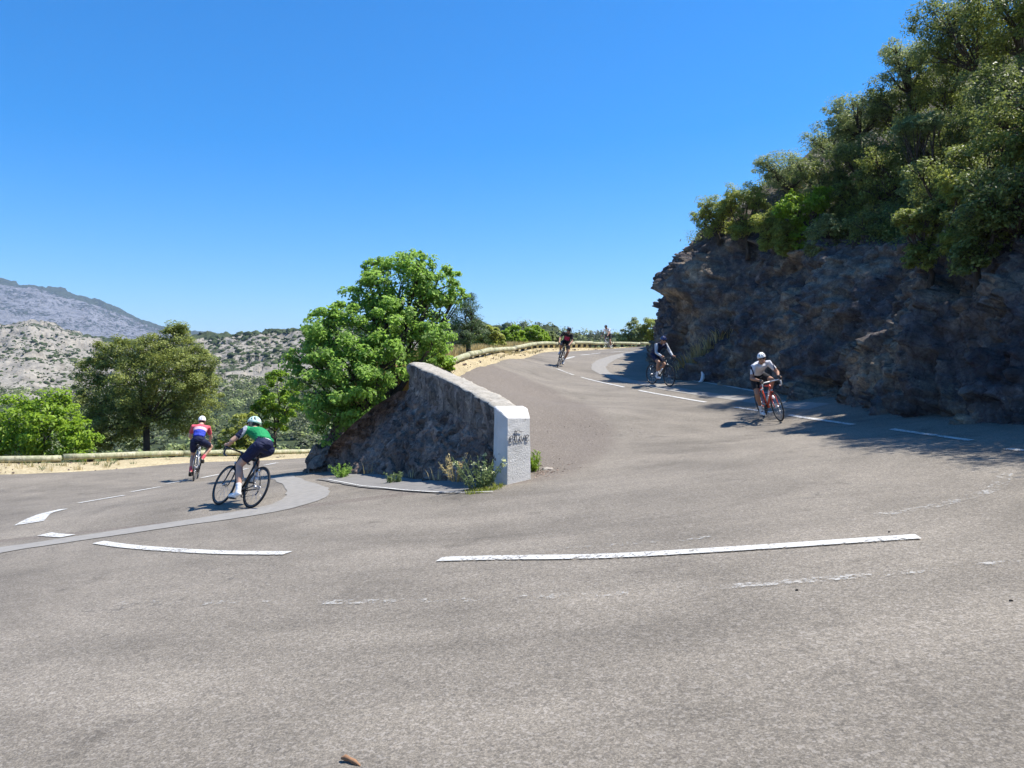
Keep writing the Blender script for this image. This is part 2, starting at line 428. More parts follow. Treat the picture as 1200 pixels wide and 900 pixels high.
# ================================================================== plan curves
EDGE = chaikin([(.14, 11.35), (-.37, 12.5), (-.85, 13.5), (-1.5, 14.8), (-1.95, 15.7)], 2)     # wall centre line
RAILU = [tuple(at(*p)[:2]) for p in [(508, 436, 19.3), (530, 432, 21), (548, 424, 23.3), (580, 416, 28), (620, 411.5, 34), (660, 411, 41), (715, 409, 50.5), (780, 409, 56)]] + [(18, 61), (28, 64)]
RAILU = chaikin(RAILU, 2)
BND = np.vstack([[(.14, 11.3)], EDGE, [(-2.1, 18.5)], RAILU])
RAILL = chaikin([(-30, 19.5), (-22, 20.6), (-14.65, 22), tuple(at(100, 547, 23.3)[:2]), tuple(at(200, 543, 25.8)[:2]), tuple(at(300, 538, 29.5)[:2]), tuple(at(360, 536, 33)[:2]), (-6.4, 38), (-3.5, 44)], 2)
CB = np.array([(30, 55), (22, 53), (13.5, 49), (9.4, 44), (7.9, 40), (6.9, 34), (6.45, 29.5), (6.9, 27), (7.45, 22.5), (7.9, 17.5), (8.35, 12.5), (8.8, 8), (9.3, 2), (9.8, -10)], float)
CBs = chaikin(CB, 3)

# ================================================================== road surface (one sheet: apron, upper and lower road)
def build_road():
    s = .2; xs = np.arange(-34, 30, s); ys = np.arange(-14, 62, s)
    X, Y = np.meshgrid(xs, ys, indexing='ij'); P = np.stack([X.ravel(), Y.ravel()], 1)
    F = grid_faces(len(xs), len(ys)); C = P[F].mean(1)
    far = C[:, 1] > 11.3
    sb, _ = seg_side(C, BND); sc_, _ = seg_side(C, CBs); sr, _ = seg_side(C, RAILL)
    up = (sb > -.1)
    # cliff: travel from far to near, the road is on its right
    keep_up = np.where(far, up, True) & (sc_ > -1.2)
    keep_lo = far & ~up & (sr > -.8)
    keep_up = keep_up & (np.where(far, True, sr > -.8))
    V = []; FF = []; base = 0; G = []
    gl = np.array([hit(u, v, HU)[:2] for u, v in [(548, 420), (566, 424), (600, 436), (640, 452), (690, 474), (722, 500), (720, 525), (690, 548), (640, 566)]])
    for keep, H in ((keep_up, HU), (keep_lo, HL)):
        f = F[keep]; ids = np.unique(f); rm = np.full(len(P), -1); rm[ids] = np.arange(len(ids))
        p = P[ids]; z = H(p[:, 0], p[:, 1]) + .012 * fbm(np.c_[p * .3, p[:, :1] * 0], 2, 5)
        V.append(np.c_[p, z]); FF.append(rm[f] + base); base += len(ids)
        if H is HU:
            sg, _ = seg_side(p, gl); g = smooth01(.5 + sg * .9) * (p[:, 1] > 11.0)
            g = g * (p[:, 0] < 3.2)
        else:
            sg, _ = seg_side(p, np.array([(-3.2, 14), (-4.3, 16), (-4.6, 17), (-4, 24)])); g = smooth01(.5 + sg * 1.2)
        G.append(g)
    me = np_mesh('road', np.vstack(V), np.vstack(FF))
    a = me.attributes.new('gravel', 'FLOAT', 'POINT'); a.data.foreach_set('value', np.concatenate(G).astype(np.float32))
    o = link('road', me, M_ASPH, smooth=True); tag(o, 'weathered grey asphalt of the hairpin road', kind='structure')
build_road()

def HG(x, y, H):
    s = .2; x0 = -34; y0 = -14
    gx = (x - x0) / s; gy = (y - y0) / s; i = np.floor(gx); j = np.floor(gy); fx = gx - i; fy = gy - j; r = []
    for a in (0, 1):
        for b in (0, 1):
            X = x0 + (i + a) * s; Y = y0 + (j + b) * s
            r.append(H(X, Y) + .012 * fbm(np.c_[X * .3, Y * .3, X * 0], 2, 5))
    return (r[0] * (1 - fx) + r[2] * fx) * (1 - fy) + (r[1] * (1 - fx) + r[3] * fx) * fy
# ================================================================== flat strips on the road
def strip(name, pts, width, mat, lift, H=None, world=False, label=None, wvar=0, wp=None):
    P = np.array(pts, float) if world else np.array([hit(u, v, H)[:2] for u, v in pts])
    P = resample(chaikin(P, 3), .15); N_ = normals2(P); n = len(P); k = 4
    wd = np.full(n, width) if wp is None else np.interp(np.linspace(0, 1, n), np.linspace(0, 1, len(wp)), wp)
    wl = wd * (1 + wvar * fbm(np.c_[P * 2.2, P[:, :1] * 0], 3, 3)); V = []
    for j in range(k + 1):
        q = P + N_ * ((j / k - .5) * wl)[:, None]
        V.append(np.c_[q, HG(q[:, 0], q[:, 1], H) + lift])
    V = np.stack(V, 1).reshape(-1, 3)
    o = link(name, np_mesh(name, V, grid_faces(n, k + 1)[:, ::-1]), mat, smooth=True)
    tag(o, label, kind='structure'); return o
L = 'road_line'
strip(L, [(515, 657), (590, 655), (660, 654.5), (735, 652), (900, 642), (1000, 635), (1076, 630)], .145, M_PAINT, .012, HL, label='long white line across the middle of the hairpin')
strip(L, [(115, 636), (150, 641), (200, 645), (262, 649), (337, 650)], .145, M_PAINT, .012, HL, label='white line at the left crossing the pale gutter strip')
strip(L, [(34, 614), (42, 608), (52, 602), (75, 597)], .2, M_PAINT, .012, HL, label='broad curved white dash near the left edge', wp=[.42, .36, .26, .2])
strip(L, [(52, 627), (80, 629)], .2, M_PAINT, .012, HL, label='short worn white dash at the left')
for a, b in [((92, 590), (146, 581)), ((154, 577), (188, 571)), ((195, 567.5), (217, 563.5)), ((236, 560.5), (256, 556.5)), ((272, 553), (290, 549.5)), ((310, 545.5), (325, 542.5))]:
    strip(L, [a, ((a[0] + b[0]) / 2, (a[1] + b[1]) / 2), b], .14, M_PAINT, .012, HL, label='white centre dash of the lower road')
for a, b in [((652.5, 432.5), (672, 439.5)), ((681, 442), (731, 454)), ((749, 458), (827, 471.5)), ((861, 477.5), (905, 484)), ((925, 487), (1000, 498.5)),
             ((1045, 503.5), (1138, 517)), ((1180, 526.5), (1225, 531)), ((657, 422.7), (673, 418.2)), ((680, 416.5), (703.5, 414)), ((716, 413), (735, 411.8))]:
    strip(L, [a, ((a[0] + b[0]) / 2, (a[1] + b[1]) / 2), b], .115, M_PAINT, .012, HU, label='white centre dash of the upper road')
strip('faded_line', [(140, 708), (300, 709), (490, 706), (620, 702), (800, 692), (1000, 678), (1230, 656)], .10, M_FADED, .010, HL, label='faint worn line in the foreground')
strip('faded_line', [(630, 648), (690, 641), (840, 630)], .12, M_FADED, .009, HL, label='ghost of an older line beside the long line')
strip('faded_line', [(1025, 605), (1080, 597), (1130, 586), (1172, 572), (1178, 556)], .14, M_FADED, .010, HL, label='ghost of an older curved line at the right')
# pale repaired gutter strips
strip('gutter_strip', [(-60, 655), (0, 645), (100, 630), (200, 615), (280, 603), (335, 593), (358, 584), (362, 576), (352, 569), (338, 563), (325, 559)], .75, M_CONC, .008, HL, label='pale concrete gutter strip curving across the lower road', wvar=.2, wp=[.62, .7, .75, .75, .72, .5, .42, .42])
strip('gutter_strip', [(800, 407.5), (775, 409), (752, 411.5), (728, 416), (708, 423), (700, 430), (706, 437), (730, 444.5), (770, 453), (820, 461), (880, 468), (960, 477)], .62, M_CONC, .008, HU, label='pale concrete gutter strip looping round the upper bend', wvar=.2)
strip('edge_line', [(787, 441), (800, 443.5), (830, 449), (877, 457), (900, 460.5)], .12, M_PAINT, .006, HU, label='white edge line at the foot of the cliff')
# concrete pad at the foot of the wall its sunlit edge painted in as a white strip
padp = [hit(u, v, HL)[:2] for u, v in [(384, 562), (410, 566), (450, 572), (500, 576), (548, 577.5)]]
strip('concrete_pad', [p + np.array([.15, .38]) for p in padp], .95, M_PAD, .016, HL, world=True, label='concrete apron at the foot of the stone wall', wvar=.1)
strip('edge_line', [(384, 563), (410, 568), (450, 574), (500, 578), (540, 579.5), (578, 578)], .04, M_PAINT, .024, HL, label='thin white strip painted in for the sunlit edge of the concrete apron')

# ================================================================== verges and banks (lofted along the rails)
def offset_sheet(name, line, zf, prof, mat, label, seed=1, amp=.05, step=.3, kind='structure'):
    """line travels with outside on its LEFT; prof = [(offset outwards, dz)]"""
    P = resample(line, step); Nr = -normals2(P); z0 = zf(P[:, 0], P[:, 1]); V = []
    for off, dz in prof:
        q = P + Nr * off; zz = zf(q[:, 0], q[:, 1]) if off < 0 else z0; V.append(np.c_[q, zz + dz])
    V = np.stack(V, 1); n, m = V.shape[:2]; V = V.reshape(-1, 3)
    e = np.tile(np.array([max(.15, min(1., abs(o_) / 3)) for o_, _ in prof]), n)
    V[:, 2] += amp * e * 4 * fbm(V * .6, 4, seed); V[:, :2] += .06 * vnoise(V * 3, seed + 9)[:, None]
    o = link(name, np_mesh(name, V, grid_faces(n, m)), mat, smooth=True); tag(o, label, kind=kind); return o
def dens(pr, k=6):
    pr = np.array(pr, float); t = np.linspace(0, len(pr) - 1, (len(pr) - 1) * k + 1)
    return list(zip(np.interp(t, range(len(pr)), pr[:, 0]), np.interp(t, range(len(pr)), pr[:, 1])))
# lower verge: road side at negative offset
offset_sheet('verge', RAILL, HL, dens([(-1.75, -.05), (-1.55, .02), (-.9, .1), (-.2, .15), (.5, .05), (1.2, -.3)]), M_SAND, 'dry sandy verge under the lower guard rail', 3, .02)
offset_sheet('slope', RAILL, HL, dens([(1.0, -.2), (4, -2.0), (12, -5), (30, -9.5), (60, -14)], 10), M_SOIL, 'slope falling away below the lower guard rail', 5, .3, .8)
vr = RAILU[RAILU[:, 1] > 19.0]
offset_sheet('verge', vr, HU, dens([(-.36, -.05), (-.28, .03), (-.16, .10), (0, .17), (.6, .15), (1.2, .08)]), M_SAND, 'dry sandy verge under the upper guard rail', 4, .02)
M_STRAW = m_soil('straw_ground', (.22, .16, .06), (.42, .32, .14), (.30, .26, .10))
bank_line = vr
def zb(x, y): return HU(x, y)
offset_sheet('bank', bank_line, zb, dens([(.9, .0), (1.6, .12), (2.2, .0), (2.7, -1.4), (3.1, -3.2), (3.4, -6)], 8), M_STRAW, 'grassy bank beyond the upper guard rail', 6, .1, .5)

# ================================================================== hills
def hill(name, az, r0, r1, nr, prof, mat, label, seed, amp, freq, na=420, scrubf=None, ridge_r=None):
    """prof(azimuth u pixel, radius) -> elevation z; a polar sheet"""
    us = np.linspace(az[0], az[1], na); rs = np.geomspace(r0, r1, nr)
    U, Rr = np.meshgrid(us, rs, indexing='ij'); U = U.ravel(); Rr = Rr.ravel()
    t = (U - 600) / FPX; X = t * Rr; Y = Rr
    Z = prof(U, Rr)
    P = np.c_[X, Y, Z * 1.5]
    d = fbm(P * freq * .6, 3, seed, .5) * amp * .8 + ridged(P * freq * 2.2, 5, seed + 3, .6) * amp * .55 + facets(P * freq * 4.1, seed + 20)[0] * amp * .45 + facets(P * freq * 13, seed + 25)[0] * amp * .15
    Z = Z + d * np.clip(Rr / r1 * 1.6, 0, 1) * smooth01((Rr / r0 - 1) * 2.5)
    me = np_mesh(name, np.c_[X, Y, Z], grid_faces(na, nr)[:, ::-1])
    a = me.attributes.new('scrub', 'FLOAT', 'POINT')
    sv = scrubf(U, Rr, Z) if scrubf else np.zeros(len(U))
    a.data.foreach_set('value', sv.astype(np.float32))
    o = link(name, me, mat, smooth=True); tag(o, label, kind='structure'); return o
def ez(v, r): return CAMZ - (v - 450) / FPX * r
# far blue mountain
mv = lambda U: np.interp(U, [-700, -300, -100, 0, 50, 100, 130, 165, 200, 240, 300, 420, 600], [300, 296, 316, 329, 339, 352, 363, 377, 386, 392, 402, 425, 452])
def prof_m(U, r):
    top = ez(mv(U), 3200.); t = (r - 1500) / 1700
    return np.where(t < 1, -60 + (top + 60) * np.clip(t, 0, 1) ** 1.15, top - (r - 3200) * .5)
M_MTN = m_hill('mountain_scree', (.19, .19, .20), (.045, .06, .04), .045, .69, 20)
hill('mountain', (-700, 620), 1500, 4200, 260, prof_m, M_MTN, 'far bluish mountain at the left', 31, 26, .0022, 460,
     lambda U, r, z: .28 * smooth01((z - (ez(mv(U), 3200.) - 28)) / 30))
# grey hill at the left and rocky hill in the middle: one range in front
hv = lambda U: np.interp(U, [-700, -200, -60, 0, 35, 60, 110, 160, 205, 235, 262, 300, 330, 352, 420, 520, 560, 600, 640, 690, 740, 900],
                         [360, 366, 384, 383, 378, 384, 398, 402, 396, 394, 394, 391, 391, 389, 386, 381, 381, 385, 389, 396, 400, 404])
hr = lambda U: np.interp(U, [-700, 0, 120, 215, 330, 500, 560, 700, 900], [820, 820, 780, 640, 560, 460, 300, 260, 260])
def prof_h(U, r):
    rr = hr(U); top = ez(hv(U), rr); t = (r - 70) / (rr - 70)
    low = -13 + (top + 13) * (.25 * np.clip(t, 0, 1) + .75 * np.clip(t, 0, 1) ** 2.0)
    return np.where(t < 1, low, top - (r - rr) * .35)
def scr_h(U, r, z):
    s = .42 * smooth01((330 - r) / 160) + .25 * smooth01((U - 480) / 60)
    rr = hr(U); s = s + .22 * smooth01((r - rr * .93) / 20)
    s = s - .16 * smooth01((130 - U) / 60) * (r > 250)
    return s
M_HILL = m_hill('limestone_hill', (.27, .245, .20), (.05, .065, .028), .13, .72, 2.2)
HILL = hill('hills', (-700, 900), 45, 1100, 330, prof_h, M_HILL, 'rocky scrub covered hills across the valley', 51, 9, .011, 620, scr_h)
# ground sheet to the horizon
gm = MB(); nseg = 48; rings = [[(r * math.cos(2 * math.pi * j / nseg), r * math.sin(2 * math.pi * j / nseg), z) for j in range(nseg)] for r, z in [(38, -16), (80, -24), (400, -45), (1500, -70), (9000, -90)]]
gm.loft(rings, cap=False)
c_ = [(38 * math.cos(2 * math.pi * j / nseg), 38 * math.sin(2 * math.pi * j / nseg), -16) for j in range(nseg)]; gm.add(c_, [tuple(range(nseg))])
tag(gm.build('ground', M_SOIL), 'valley ground reaching to the horizon', kind='structure')

# ================================================================== cliff
def lipz(y): return np.interp(y, [-10, 2, 12.5, 17.5, 21, 25, 28, 31, 35, 41, 50], [3.0, 3.3, 3.8, 4.6, 5.3, 6.4, 7.0, 7.2, 6.9, 6.3, 6.4])
def EXT(y): return 1.7 * smooth01((y - 14) / 4) * smooth01((28.5 - y) / 2.5)
def build_cliff():
    B = resample(CBs, .055); B = B[(B[:, 1] < 49.5)]
    Nn = normals2(B); n = len(B)          # right of travel = towards the road
    for _ in range(30): Nn[1:-1] = (Nn[:-2] + Nn[1:-1] * 2 + Nn[2:]) / 4
    Nn /= np.linalg.norm(Nn, axis=1)[:, None]
    zb_ = HU(B[:, 0], B[:, 1]); lz = lipz(B[:, 1]); m = 120
    nose = np.exp(-((B[:, 1] - 29.3) / 2.6) ** 2)
    V = np.zeros((n, m, 3)); NB = np.zeros((n, m, 3))
    for j in range(m):
        t = j / (m - 1); tt = min(1, t / .82); z = zb_ - .35 + (lz - zb_ + .35) * tt
        # general profile: a foot of rubble, slight batter, bulging lip
        off = .45 * (1 - tt) ** 3 - (.55 + EXT(B[:, 1])) * tt + .35 * np.sin(tt * math.pi)
        k = np.interp(tt, [0, .12, .3, .46, .54, .62, .74, .9, 1], [.4, .15, -.2, -.45, -.1, .55, .4, -.1, -.5])
        off = off + nose * k * 1.0
        if t > .82:
            e = (t - .82) / .18; off = off - 2.2 * e; z = z + .9 * e * 1.2 - .5 * e * e
        V[:, j, :2] = B + Nn * np.asarray(off)[:, None]; V[:, j, 2] = z
        NB[:, j, :2] = Nn; NB[:, j, 2] = .25
    V = V.reshape(-1, 3); NB = NB.reshape(-1, 3)
    Q = V * np.array([1, 1, .62])
    f1, e1 = facets(Q * .62 + .3 * np.c_[vnoise(V, 1), vnoise(V, 2), vnoise(V, 3)], 11)
    f2, e2 = facets(Q * 1.7 + .35 * np.c_[vnoise(V * 2, 4), vnoise(V * 2, 5), vnoise(V * 2, 6)], 12)
    f3, e3 = facets(Q * 5.2, 13)
    f4, e4 = facets(Q * 12, 14)
    d = .55 * f1 + .32 * f2 + .15 * f3 + .06 * f4 + .25 * fbm(V * .35, 3, 9) + .06 * ridged(V * np.array([1., 1., .5]), 6, 21, .55)
    d -= .10 * np.exp(-e1 / .04) + .04 * np.exp(-e2 / .05)
    # diagonal ledge catching dry weeds
    V += NB * d[:, None]
    o = link('cliff', np_mesh('cliff', V, grid_faces(n, m)), M_ROCK, smooth=False)
    tag(o, 'dark limestone cliff face with an overhanging nose above the road', kind='structure')
build_cliff()
def HH(x, y):
    """hillside height above the cliff"""
    X = np.stack([np.atleast_1d(x), np.atleast_1d(y)], 1).astype(float)
    s, _ = seg_side(X, CBs); d = np.maximum(0, -s - EXT(X[:, 1]))
    z = lipz(X[:, 1]) + np.interp(d, [0, .6, 3, 8, 16, 40], [-.6, .0, 1.9, 5.6, 9.5, 16])
    return z, d
def build_hillside():
    s = .3; xs = np.arange(6, 46, s); ys = np.arange(-12, 54, s)
    X, Y = np.meshgrid(xs, ys, indexing='ij'); P = np.stack([X.ravel(), Y.ravel()], 1)
    z, d = HH(P[:, 0], P[:, 1]); F = grid_faces(len(xs), len(ys)); keep = d[F].min(1) > .9
    V = np.c_[P, z]; V[:, 2] += .35 * fbm(V * .5, 4, 8) + .12 * facets(V * 1.5, 30)[0]
    F = F[keep]; ids = np.unique(F); rm = np.full(len(V), -1); rm[ids] = np.arange(len(ids))
    o = link('hillside', np_mesh('hillside', V[ids], rm[F]), m_rock('hillside_rock', [(.08, .07, .06), (.16, .13, .09), (.22, .2, .14), (.13, .13, .07)]), smooth=True)
    tag(o, 'steep rocky hillside rising above the cliff', kind='structure')
build_hillside()

# ================================================================== stone wall with whitewashed end
M_WHITE = (lambda: (lambda q: (q.bsdf(q.mix(q.ramp(q.noise(9, 6, .75), [(.60, 0), (.68, .8)]), q.ramp(q.noise(2.5, 5), [(.3, (.54, .53, .50)), (.7, (.70, .69, .66))]), (.35, .32, .28)), .9, q.bump(q.noise(45, 6, .7), .9, .02), spec=.2), q.m)[1])(NM('whitewash')))()
M_COPE = (lambda: (lambda q: (q.bsdf(q.mix(q.ramp(q.noise(14, 6, .8), [(.5, 0), (.62, .75)]), q.ramp(q.noise(4, 5), [(.3, (.36, .33, .27)), (.7, (.50, .46, .39))]), (.24, .21, .175)), .92, q.bump(q.noise(30, 6, .75), .9, .03), spec=.15), q.m)[1])(NM('worn_coping')))()
M_RENDER = m_rock('parapet_stone', [(.14, .112, .092), (.18, .15, .125), (.225, .19, .155), (.29, .245, .20)], 4.5, 6.5)
def build_wall():
    root = empty('stone_wall', (.14, 11.4, 0.0)); tag(root, 'rubble stone retaining wall with whitewashed end pillar between the two roads', 'wall')
    ox = np.array([.14, 11.4, 0.0])
    TL = np.array([at(585, 481, 11.27), at(568, 469, 11.8), at(552, 459.5, 12.4), at(526, 446, 13.4), at(508, 438, 14.1), at(496, 433, 14.7), at(479, 425, 15.6)])
    TL = resample(chaikin(TL, 2), .06); Nn = -normals2(TL); Nn = -Nn  # right of travel: towards the upper road
    n = len(TL)
    # parapet: thick slab from top to .75 below, slightly irregular
    hw = np.array([.40]); k = 0
    prof = [(0.0, -.80)] + [(.0 + .0 * q, -.80 + .80 * q / 9) for q in range(1, 9)] + [(.0, -.02), (.03, 0)] + [(.03 + .35 * q / 7, .0) for q in range(1, 8)] + [(.41, -.03)] + [(.42, -.03 - 1.0 * q / 8) for q in range(1, 9)]
    PL = TL[0].copy(); TL0, Nn0 = TL, Nn; TL = TL[2:]; Nn = Nn[2:]; n = len(TL)
    V = np.stack([np.c_[TL[:, :2] + Nn * o_, TL[:, 2] + dz] for o_, dz in prof], 1).reshape(-1, 3)
    nn = np.repeat(Nn, len(prof), axis=0)
    f, e = facets(V * 5.5, 41); d = .045 * f + .02 * ridged(V * 6, 4, 3) + .03 * fbm(V * 1.5, 3, 6)
    sgn = np.tile(np.array([-1.] * 10 + [0.] * 9 + [1.] * 9)[:len(prof)], n)
    V[:, :2] += nn * (d * sgn)[:, None]; V[:, 2] += (sgn == 0) * d * .35
    Fq = grid_faces(n, len(prof)); co = np.tile(np.arange(len(prof) - 1), n - 1)
    me = np_mesh('parapet', V - ox, Fq); me.materials.append(M_RENDER)
    link('parapet', me, M_COPE, root, True)
    me.polygons.foreach_set('material_index', ((co >= 9)).astype(np.int32))
    TL, Nn = TL0, Nn0; n = len(TL)
    # rubble face: from just under the parapet down to the lower road
    BL = np.array([at(577, 571, 11.35), hit(552, 568, HL), hit(516, 566, HL), hit(474, 562, HL), hit(440, 557, HL), hit(395, 556.5, HL), hit(366, 552, HL)])
    BL[:, 2] -= .12
    TT = np.vstack([TL + np.array([0, 0, -.55]), [at(466, 458, 15.4)], [at(440, 474, 15.2)], [at(415, 494, 15.3)], [at(388, 520, 15.8)]])
    m2 = 260
    def rs(P, m): s = np.r_[0, np.cumsum(np.linalg.norm(np.diff(P, axis=0), axis=1))]; t = np.linspace(0, s[-1], m); return np.stack([np.interp(t, s, P[:, q]) for q in range(3)], 1)
    a = rs(TT, m2); b = rs(chaikin(BL, 1), m2); m = 90
    t = np.linspace(0, 1, m)[None, :, None]
    V = a[:, None] * (1 - t) + b[:, None] * t
    V[:, :, :2] += (np.sin(t[..., 0] * math.pi) * .12 + (1 - t[..., 0]) ** 3 * .08)[:, :, None] * np.array([.75, .45]) * 0
    T1 = np.gradient(V, axis=0); T2 = np.gradient(V, axis=1); NN = np.cross(T1, T2); NN /= np.linalg.norm(NN, axis=2)[:, :, None] + 1e-9
    if NN[m2 // 2, m // 2, 0] > 0: NN = -NN
    V = V.reshape(-1, 3); NN = NN.reshape(-1, 3)
    f, e = facets(V * 4.6, 42); f2, e2 = facets(V * 10, 43)
    edge = np.tile(smooth01(np.linspace(0, 1, m) * 8), m2)
    V += NN * ((.055 * f + .03 * f2 - .035 * np.exp(-e / .08) + .08 * fbm(V * 1.2, 3, 2)) * edge + .02)[:, None]
    link('rubble_face', np_mesh('rubble_face', V - ox, grid_faces(m2, m)), M_RUBBLE, root, False)
    # whitewashed end pillar: a chamfered block
    zb0 = -.12; A = at(595, 490, 11.15)[:2]; Bp = at(621, 489, 11.45)[:2]; C = TL[0, :2] + Nn[0] * .44; D_ = TL[0, :2] - Nn[0] * .03
    D2 = TL[2, :2] - Nn[2] * .03; C2 = TL[2, :2] + Nn[2] * .44
    zt = [at(595, 489.5, 11.15)[2], at(621, 489.5, 11.45)[2], TL[0, 2] + .012, TL[0, 2] + .012]
    poly = np.array([A, Bp, Bp + np.array([-.03, .25]), C2, D2, D_]); zp = np.array([zt[0], zt[1], TL[0, 2] + .02, TL[2, 2] + .03, TL[2, 2] + .03, TL[0, 2] + .02])
    mb = MB(); k = len(poly); lev = 16; cen = poly.mean(0); rings = []
    for i in range(lev + 1):
        t = i / lev; spread = 1 + .07 * (1 - t)
        rings.append([(*(cen + (poly[j] - cen) * spread - ox[:2]), (zb0 + (zp[j] - zb0) * t - (.012 if i == lev else 0))) for j in range(k)])
    rings.append([(*(cen + (poly[j] - cen) * .95 - ox[:2]), zp[j]) for j in range(k)])
    mb.loft(rings)
    me = mb.mesh('end_pillar'); bm = bmesh.new(); bm.from_mesh(me); bmesh.ops.recalc_face_normals(bm, faces=bm.faces)
    bmesh.ops.triangulate(bm, faces=[f for f in bm.faces if len(f.verts) > 4])
    bmesh.ops.subdivide_edges(bm, edges=[e for e in bm.edges if e.calc_length() > .12], cuts=2, use_grid_fill=True)
    bm.to_mesh(me); bm.free()
    co = np.zeros(len(me.vertices) * 3, np.float32); me.vertices.foreach_get('co', co); co = co.reshape(-1, 3)
    nr = np.zeros_like(co).ravel(); me.vertices.foreach_get('normal', nr); nr = nr.reshape(-1, 3)
    co += nr * (.008 * fbm(co * 5, 4, 8) + .004 * facets(co * 9, 4)[0])[:, None]; me.vertices.foreach_set('co', co.ravel()); me.update()
    pil = link('end_pillar', me, M_WHITE, root, False)
    # graffiti scrawl on the front face
    a3 = np.array([*A, 0]); b3 = np.array([*Bp, 0]); ux = (b3 - a3); wl = np.linalg.norm(ux); ux /= wl; out = np.array([ux[1], -ux[0], 0])
    base = a3 - ox; base[2] = zt[0] - .36
    S = {'e': [(.0, .5), (.5, .55), (.55, .85), (.3, 1), (.05, .75), (.0, .35), (.2, .0), (.55, .15)],
         'l': [(.1, .3), (.45, 1.2), (.35, 1.75), (.15, 1.5), (.15, .3), (.3, 0), (.45, .15)],
         'u': [(.0, 1), (.0, .25), (.2, 0), (.45, .2), (.5, 1), (.5, .15), (.65, 0)],
         'v': [(.0, .9), (.15, .1), (.3, .1), (.5, .95), (.7, .8)]}
    g = MB(); x0 = .02
    for ch, wd in (('e', .6), ('l', .45), ('u', .68), ('v', .62), ('e', .6)):
        pts = chaikin([(x, y, 0) for x, y in S[ch]], 2); s_ = .1
        P = [base + ux * (x0 + x * s_ * 1.3) + np.array([0, 0, y * s_]) + out * .014 for x, y, _ in pts]
        g.tube(P, .0055, 5); x0 += wd * s_ * 1.34
    P = [base + ux * x + np.array([0, 0, .155 + .01 * math.sin(x * 40)]) + out * .014 for x in np.linspace(.15, .27, 6)]; g.tube(P, .005, 5)
    g.build('graffiti', simple('black_marker', (.10, .10, .11), .7), pil, True)
build_wall()
def boulder(label, c, r, seed, mat=None):
    bm = bmesh.new(); bmesh.ops.create_icosphere(bm, subdivisions=5, radius=1); V = np.array([v.co[:] for v in bm.verts])
    f, e = facets(V * 1.6 + seed, seed); d = 1 + .30 * f + .12 * fbm(V * 2, 4, seed) - .05 * np.exp(-e / .08); V = V * d[:, None]
    for v, q in zip(bm.verts, V): v.co = (q[0] * r[0], q[1] * r[1], q[2] * r[2])
    me = bpy.data.meshes.new('boulder'); bm.to_mesh(me); bm.free(); o = link('boulder', me, mat or M_RUBBLE, loc=tuple(c)); tag(o, label, 'rock'); return o
boulder('large brown boulder at the left foot of the stone wall under the leafy tree', at(397, 545, 17.2), (.72, .8, .62), 3)
boulder('lower brown rock at the far left end of the wall foot beside the gutter strip', at(380, 552, 17.0), (.40, .5, .38), 8)
boulder('brown rock tucked between the large boulder and the rubble wall', at(425, 520, 17.6), (.7, .6, .7), 12)
# ================================================================== guard rails
M_LOG = (lambda: (lambda q: (q.bsdf(q.mix(q.ramp(q.noise(3, 5, .7), [(.4, 0), (.65, .8)]), q.ramp(q.noise(1, 5, .6, q.mapping((14, 14, 3))), [(.3, (.22, .20, .12)), (.5, (.44, .41, .27)), (.7, (.58, .55, .39))]), (.23, .26, .13)), .85, q.bump(q.noise(12, 5, .7), .6, .02), spec=.2), q.m)[1])(NM('weathered_log')))()
M_POST = simple('dark_post', (.055, .045, .035), .9, var=.35, scale=9)
M_STEEL = simple('galvanised_bolt', (.35, .35, .34), .45, metal=.8)
def guard_rail(line, H, hfun, label, step, rad):
    P = resample(line, .1); s = np.r_[0, np.cumsum(np.linalg.norm(np.diff(P, axis=0), axis=1))]; T = s[-1]
    z = H(P[:, 0], P[:, 1]); kk = 41; z = np.convolve(np.pad(z, kk // 2, 'edge'), np.ones(kk) / kk, 'valid'); Nr = -normals2(P); org = np.array([P[0, 0], P[0, 1], z[0]])
    root = empty('guard_rail', org); tag(root, label, 'guard rail', 'timber guard rails along the outer edges')
    def pt(t, out, dz): return np.array([np.interp(t, s, P[:, 0]) + np.interp(t, s, Nr[:, 0]) * out, np.interp(t, s, P[:, 1]) + np.interp(t, s, Nr[:, 1]) * out, np.interp(t, s, z) + dz]) - org
    a = 0.; k = 0; np_ = 0
    while a < T - .5:
        b = min(T, a + 4.0); mb = MB(); j = .022 * math.sin(k * 2.3)
        mb.tube([pt(t, 0, hfun(t / T) - rad + j) for t in np.linspace(a + .03, b - .03, 9)], [rad * (1 + .04 * math.sin(q + k)) for q in range(9)], 14)
        mb.build('beam', M_LOG, root); a = b; k += 1
    t = .5
    while t < T and np_ < 95:
        mb = MB(); h = hfun(t / T); c = pt(t, rad + .075, (h - .02 + -.55) / 2 + .0); c[2] = pt(t, 0, (h - .05 - .6) / 2)[2]
        i = int(np.searchsorted(s, t)); ang = math.atan2(Nr[min(i, len(Nr) - 1), 1], Nr[min(i, len(Nr) - 1), 0])
        M = Matrix.Rotation(ang, 3, 'Z')
        mb.box(c, (.07, .08, (h - .05 + .6) / 2), M)
        po = mb.build('post', M_POST, root, False, bevel=.008)
        bb = MB(); q = pt(t, 0, h - rad); o_ = np.array([math.cos(ang), math.sin(ang), 0])
        bb.tube([q + o_ * .05, q - o_ * (rad + .012)], .016, 8); bb.build('bolt', M_STEEL, po)
        t += step; np_ += 1
    return root
guard_rail(RAILL[(RAILL[:, 0] > -26) & (RAILL[:, 1] < 38)], HL, lambda f: .42 - .08 * f, 'log guard rail beside the lower road, behind the two riders seen from the back', .95, .095)
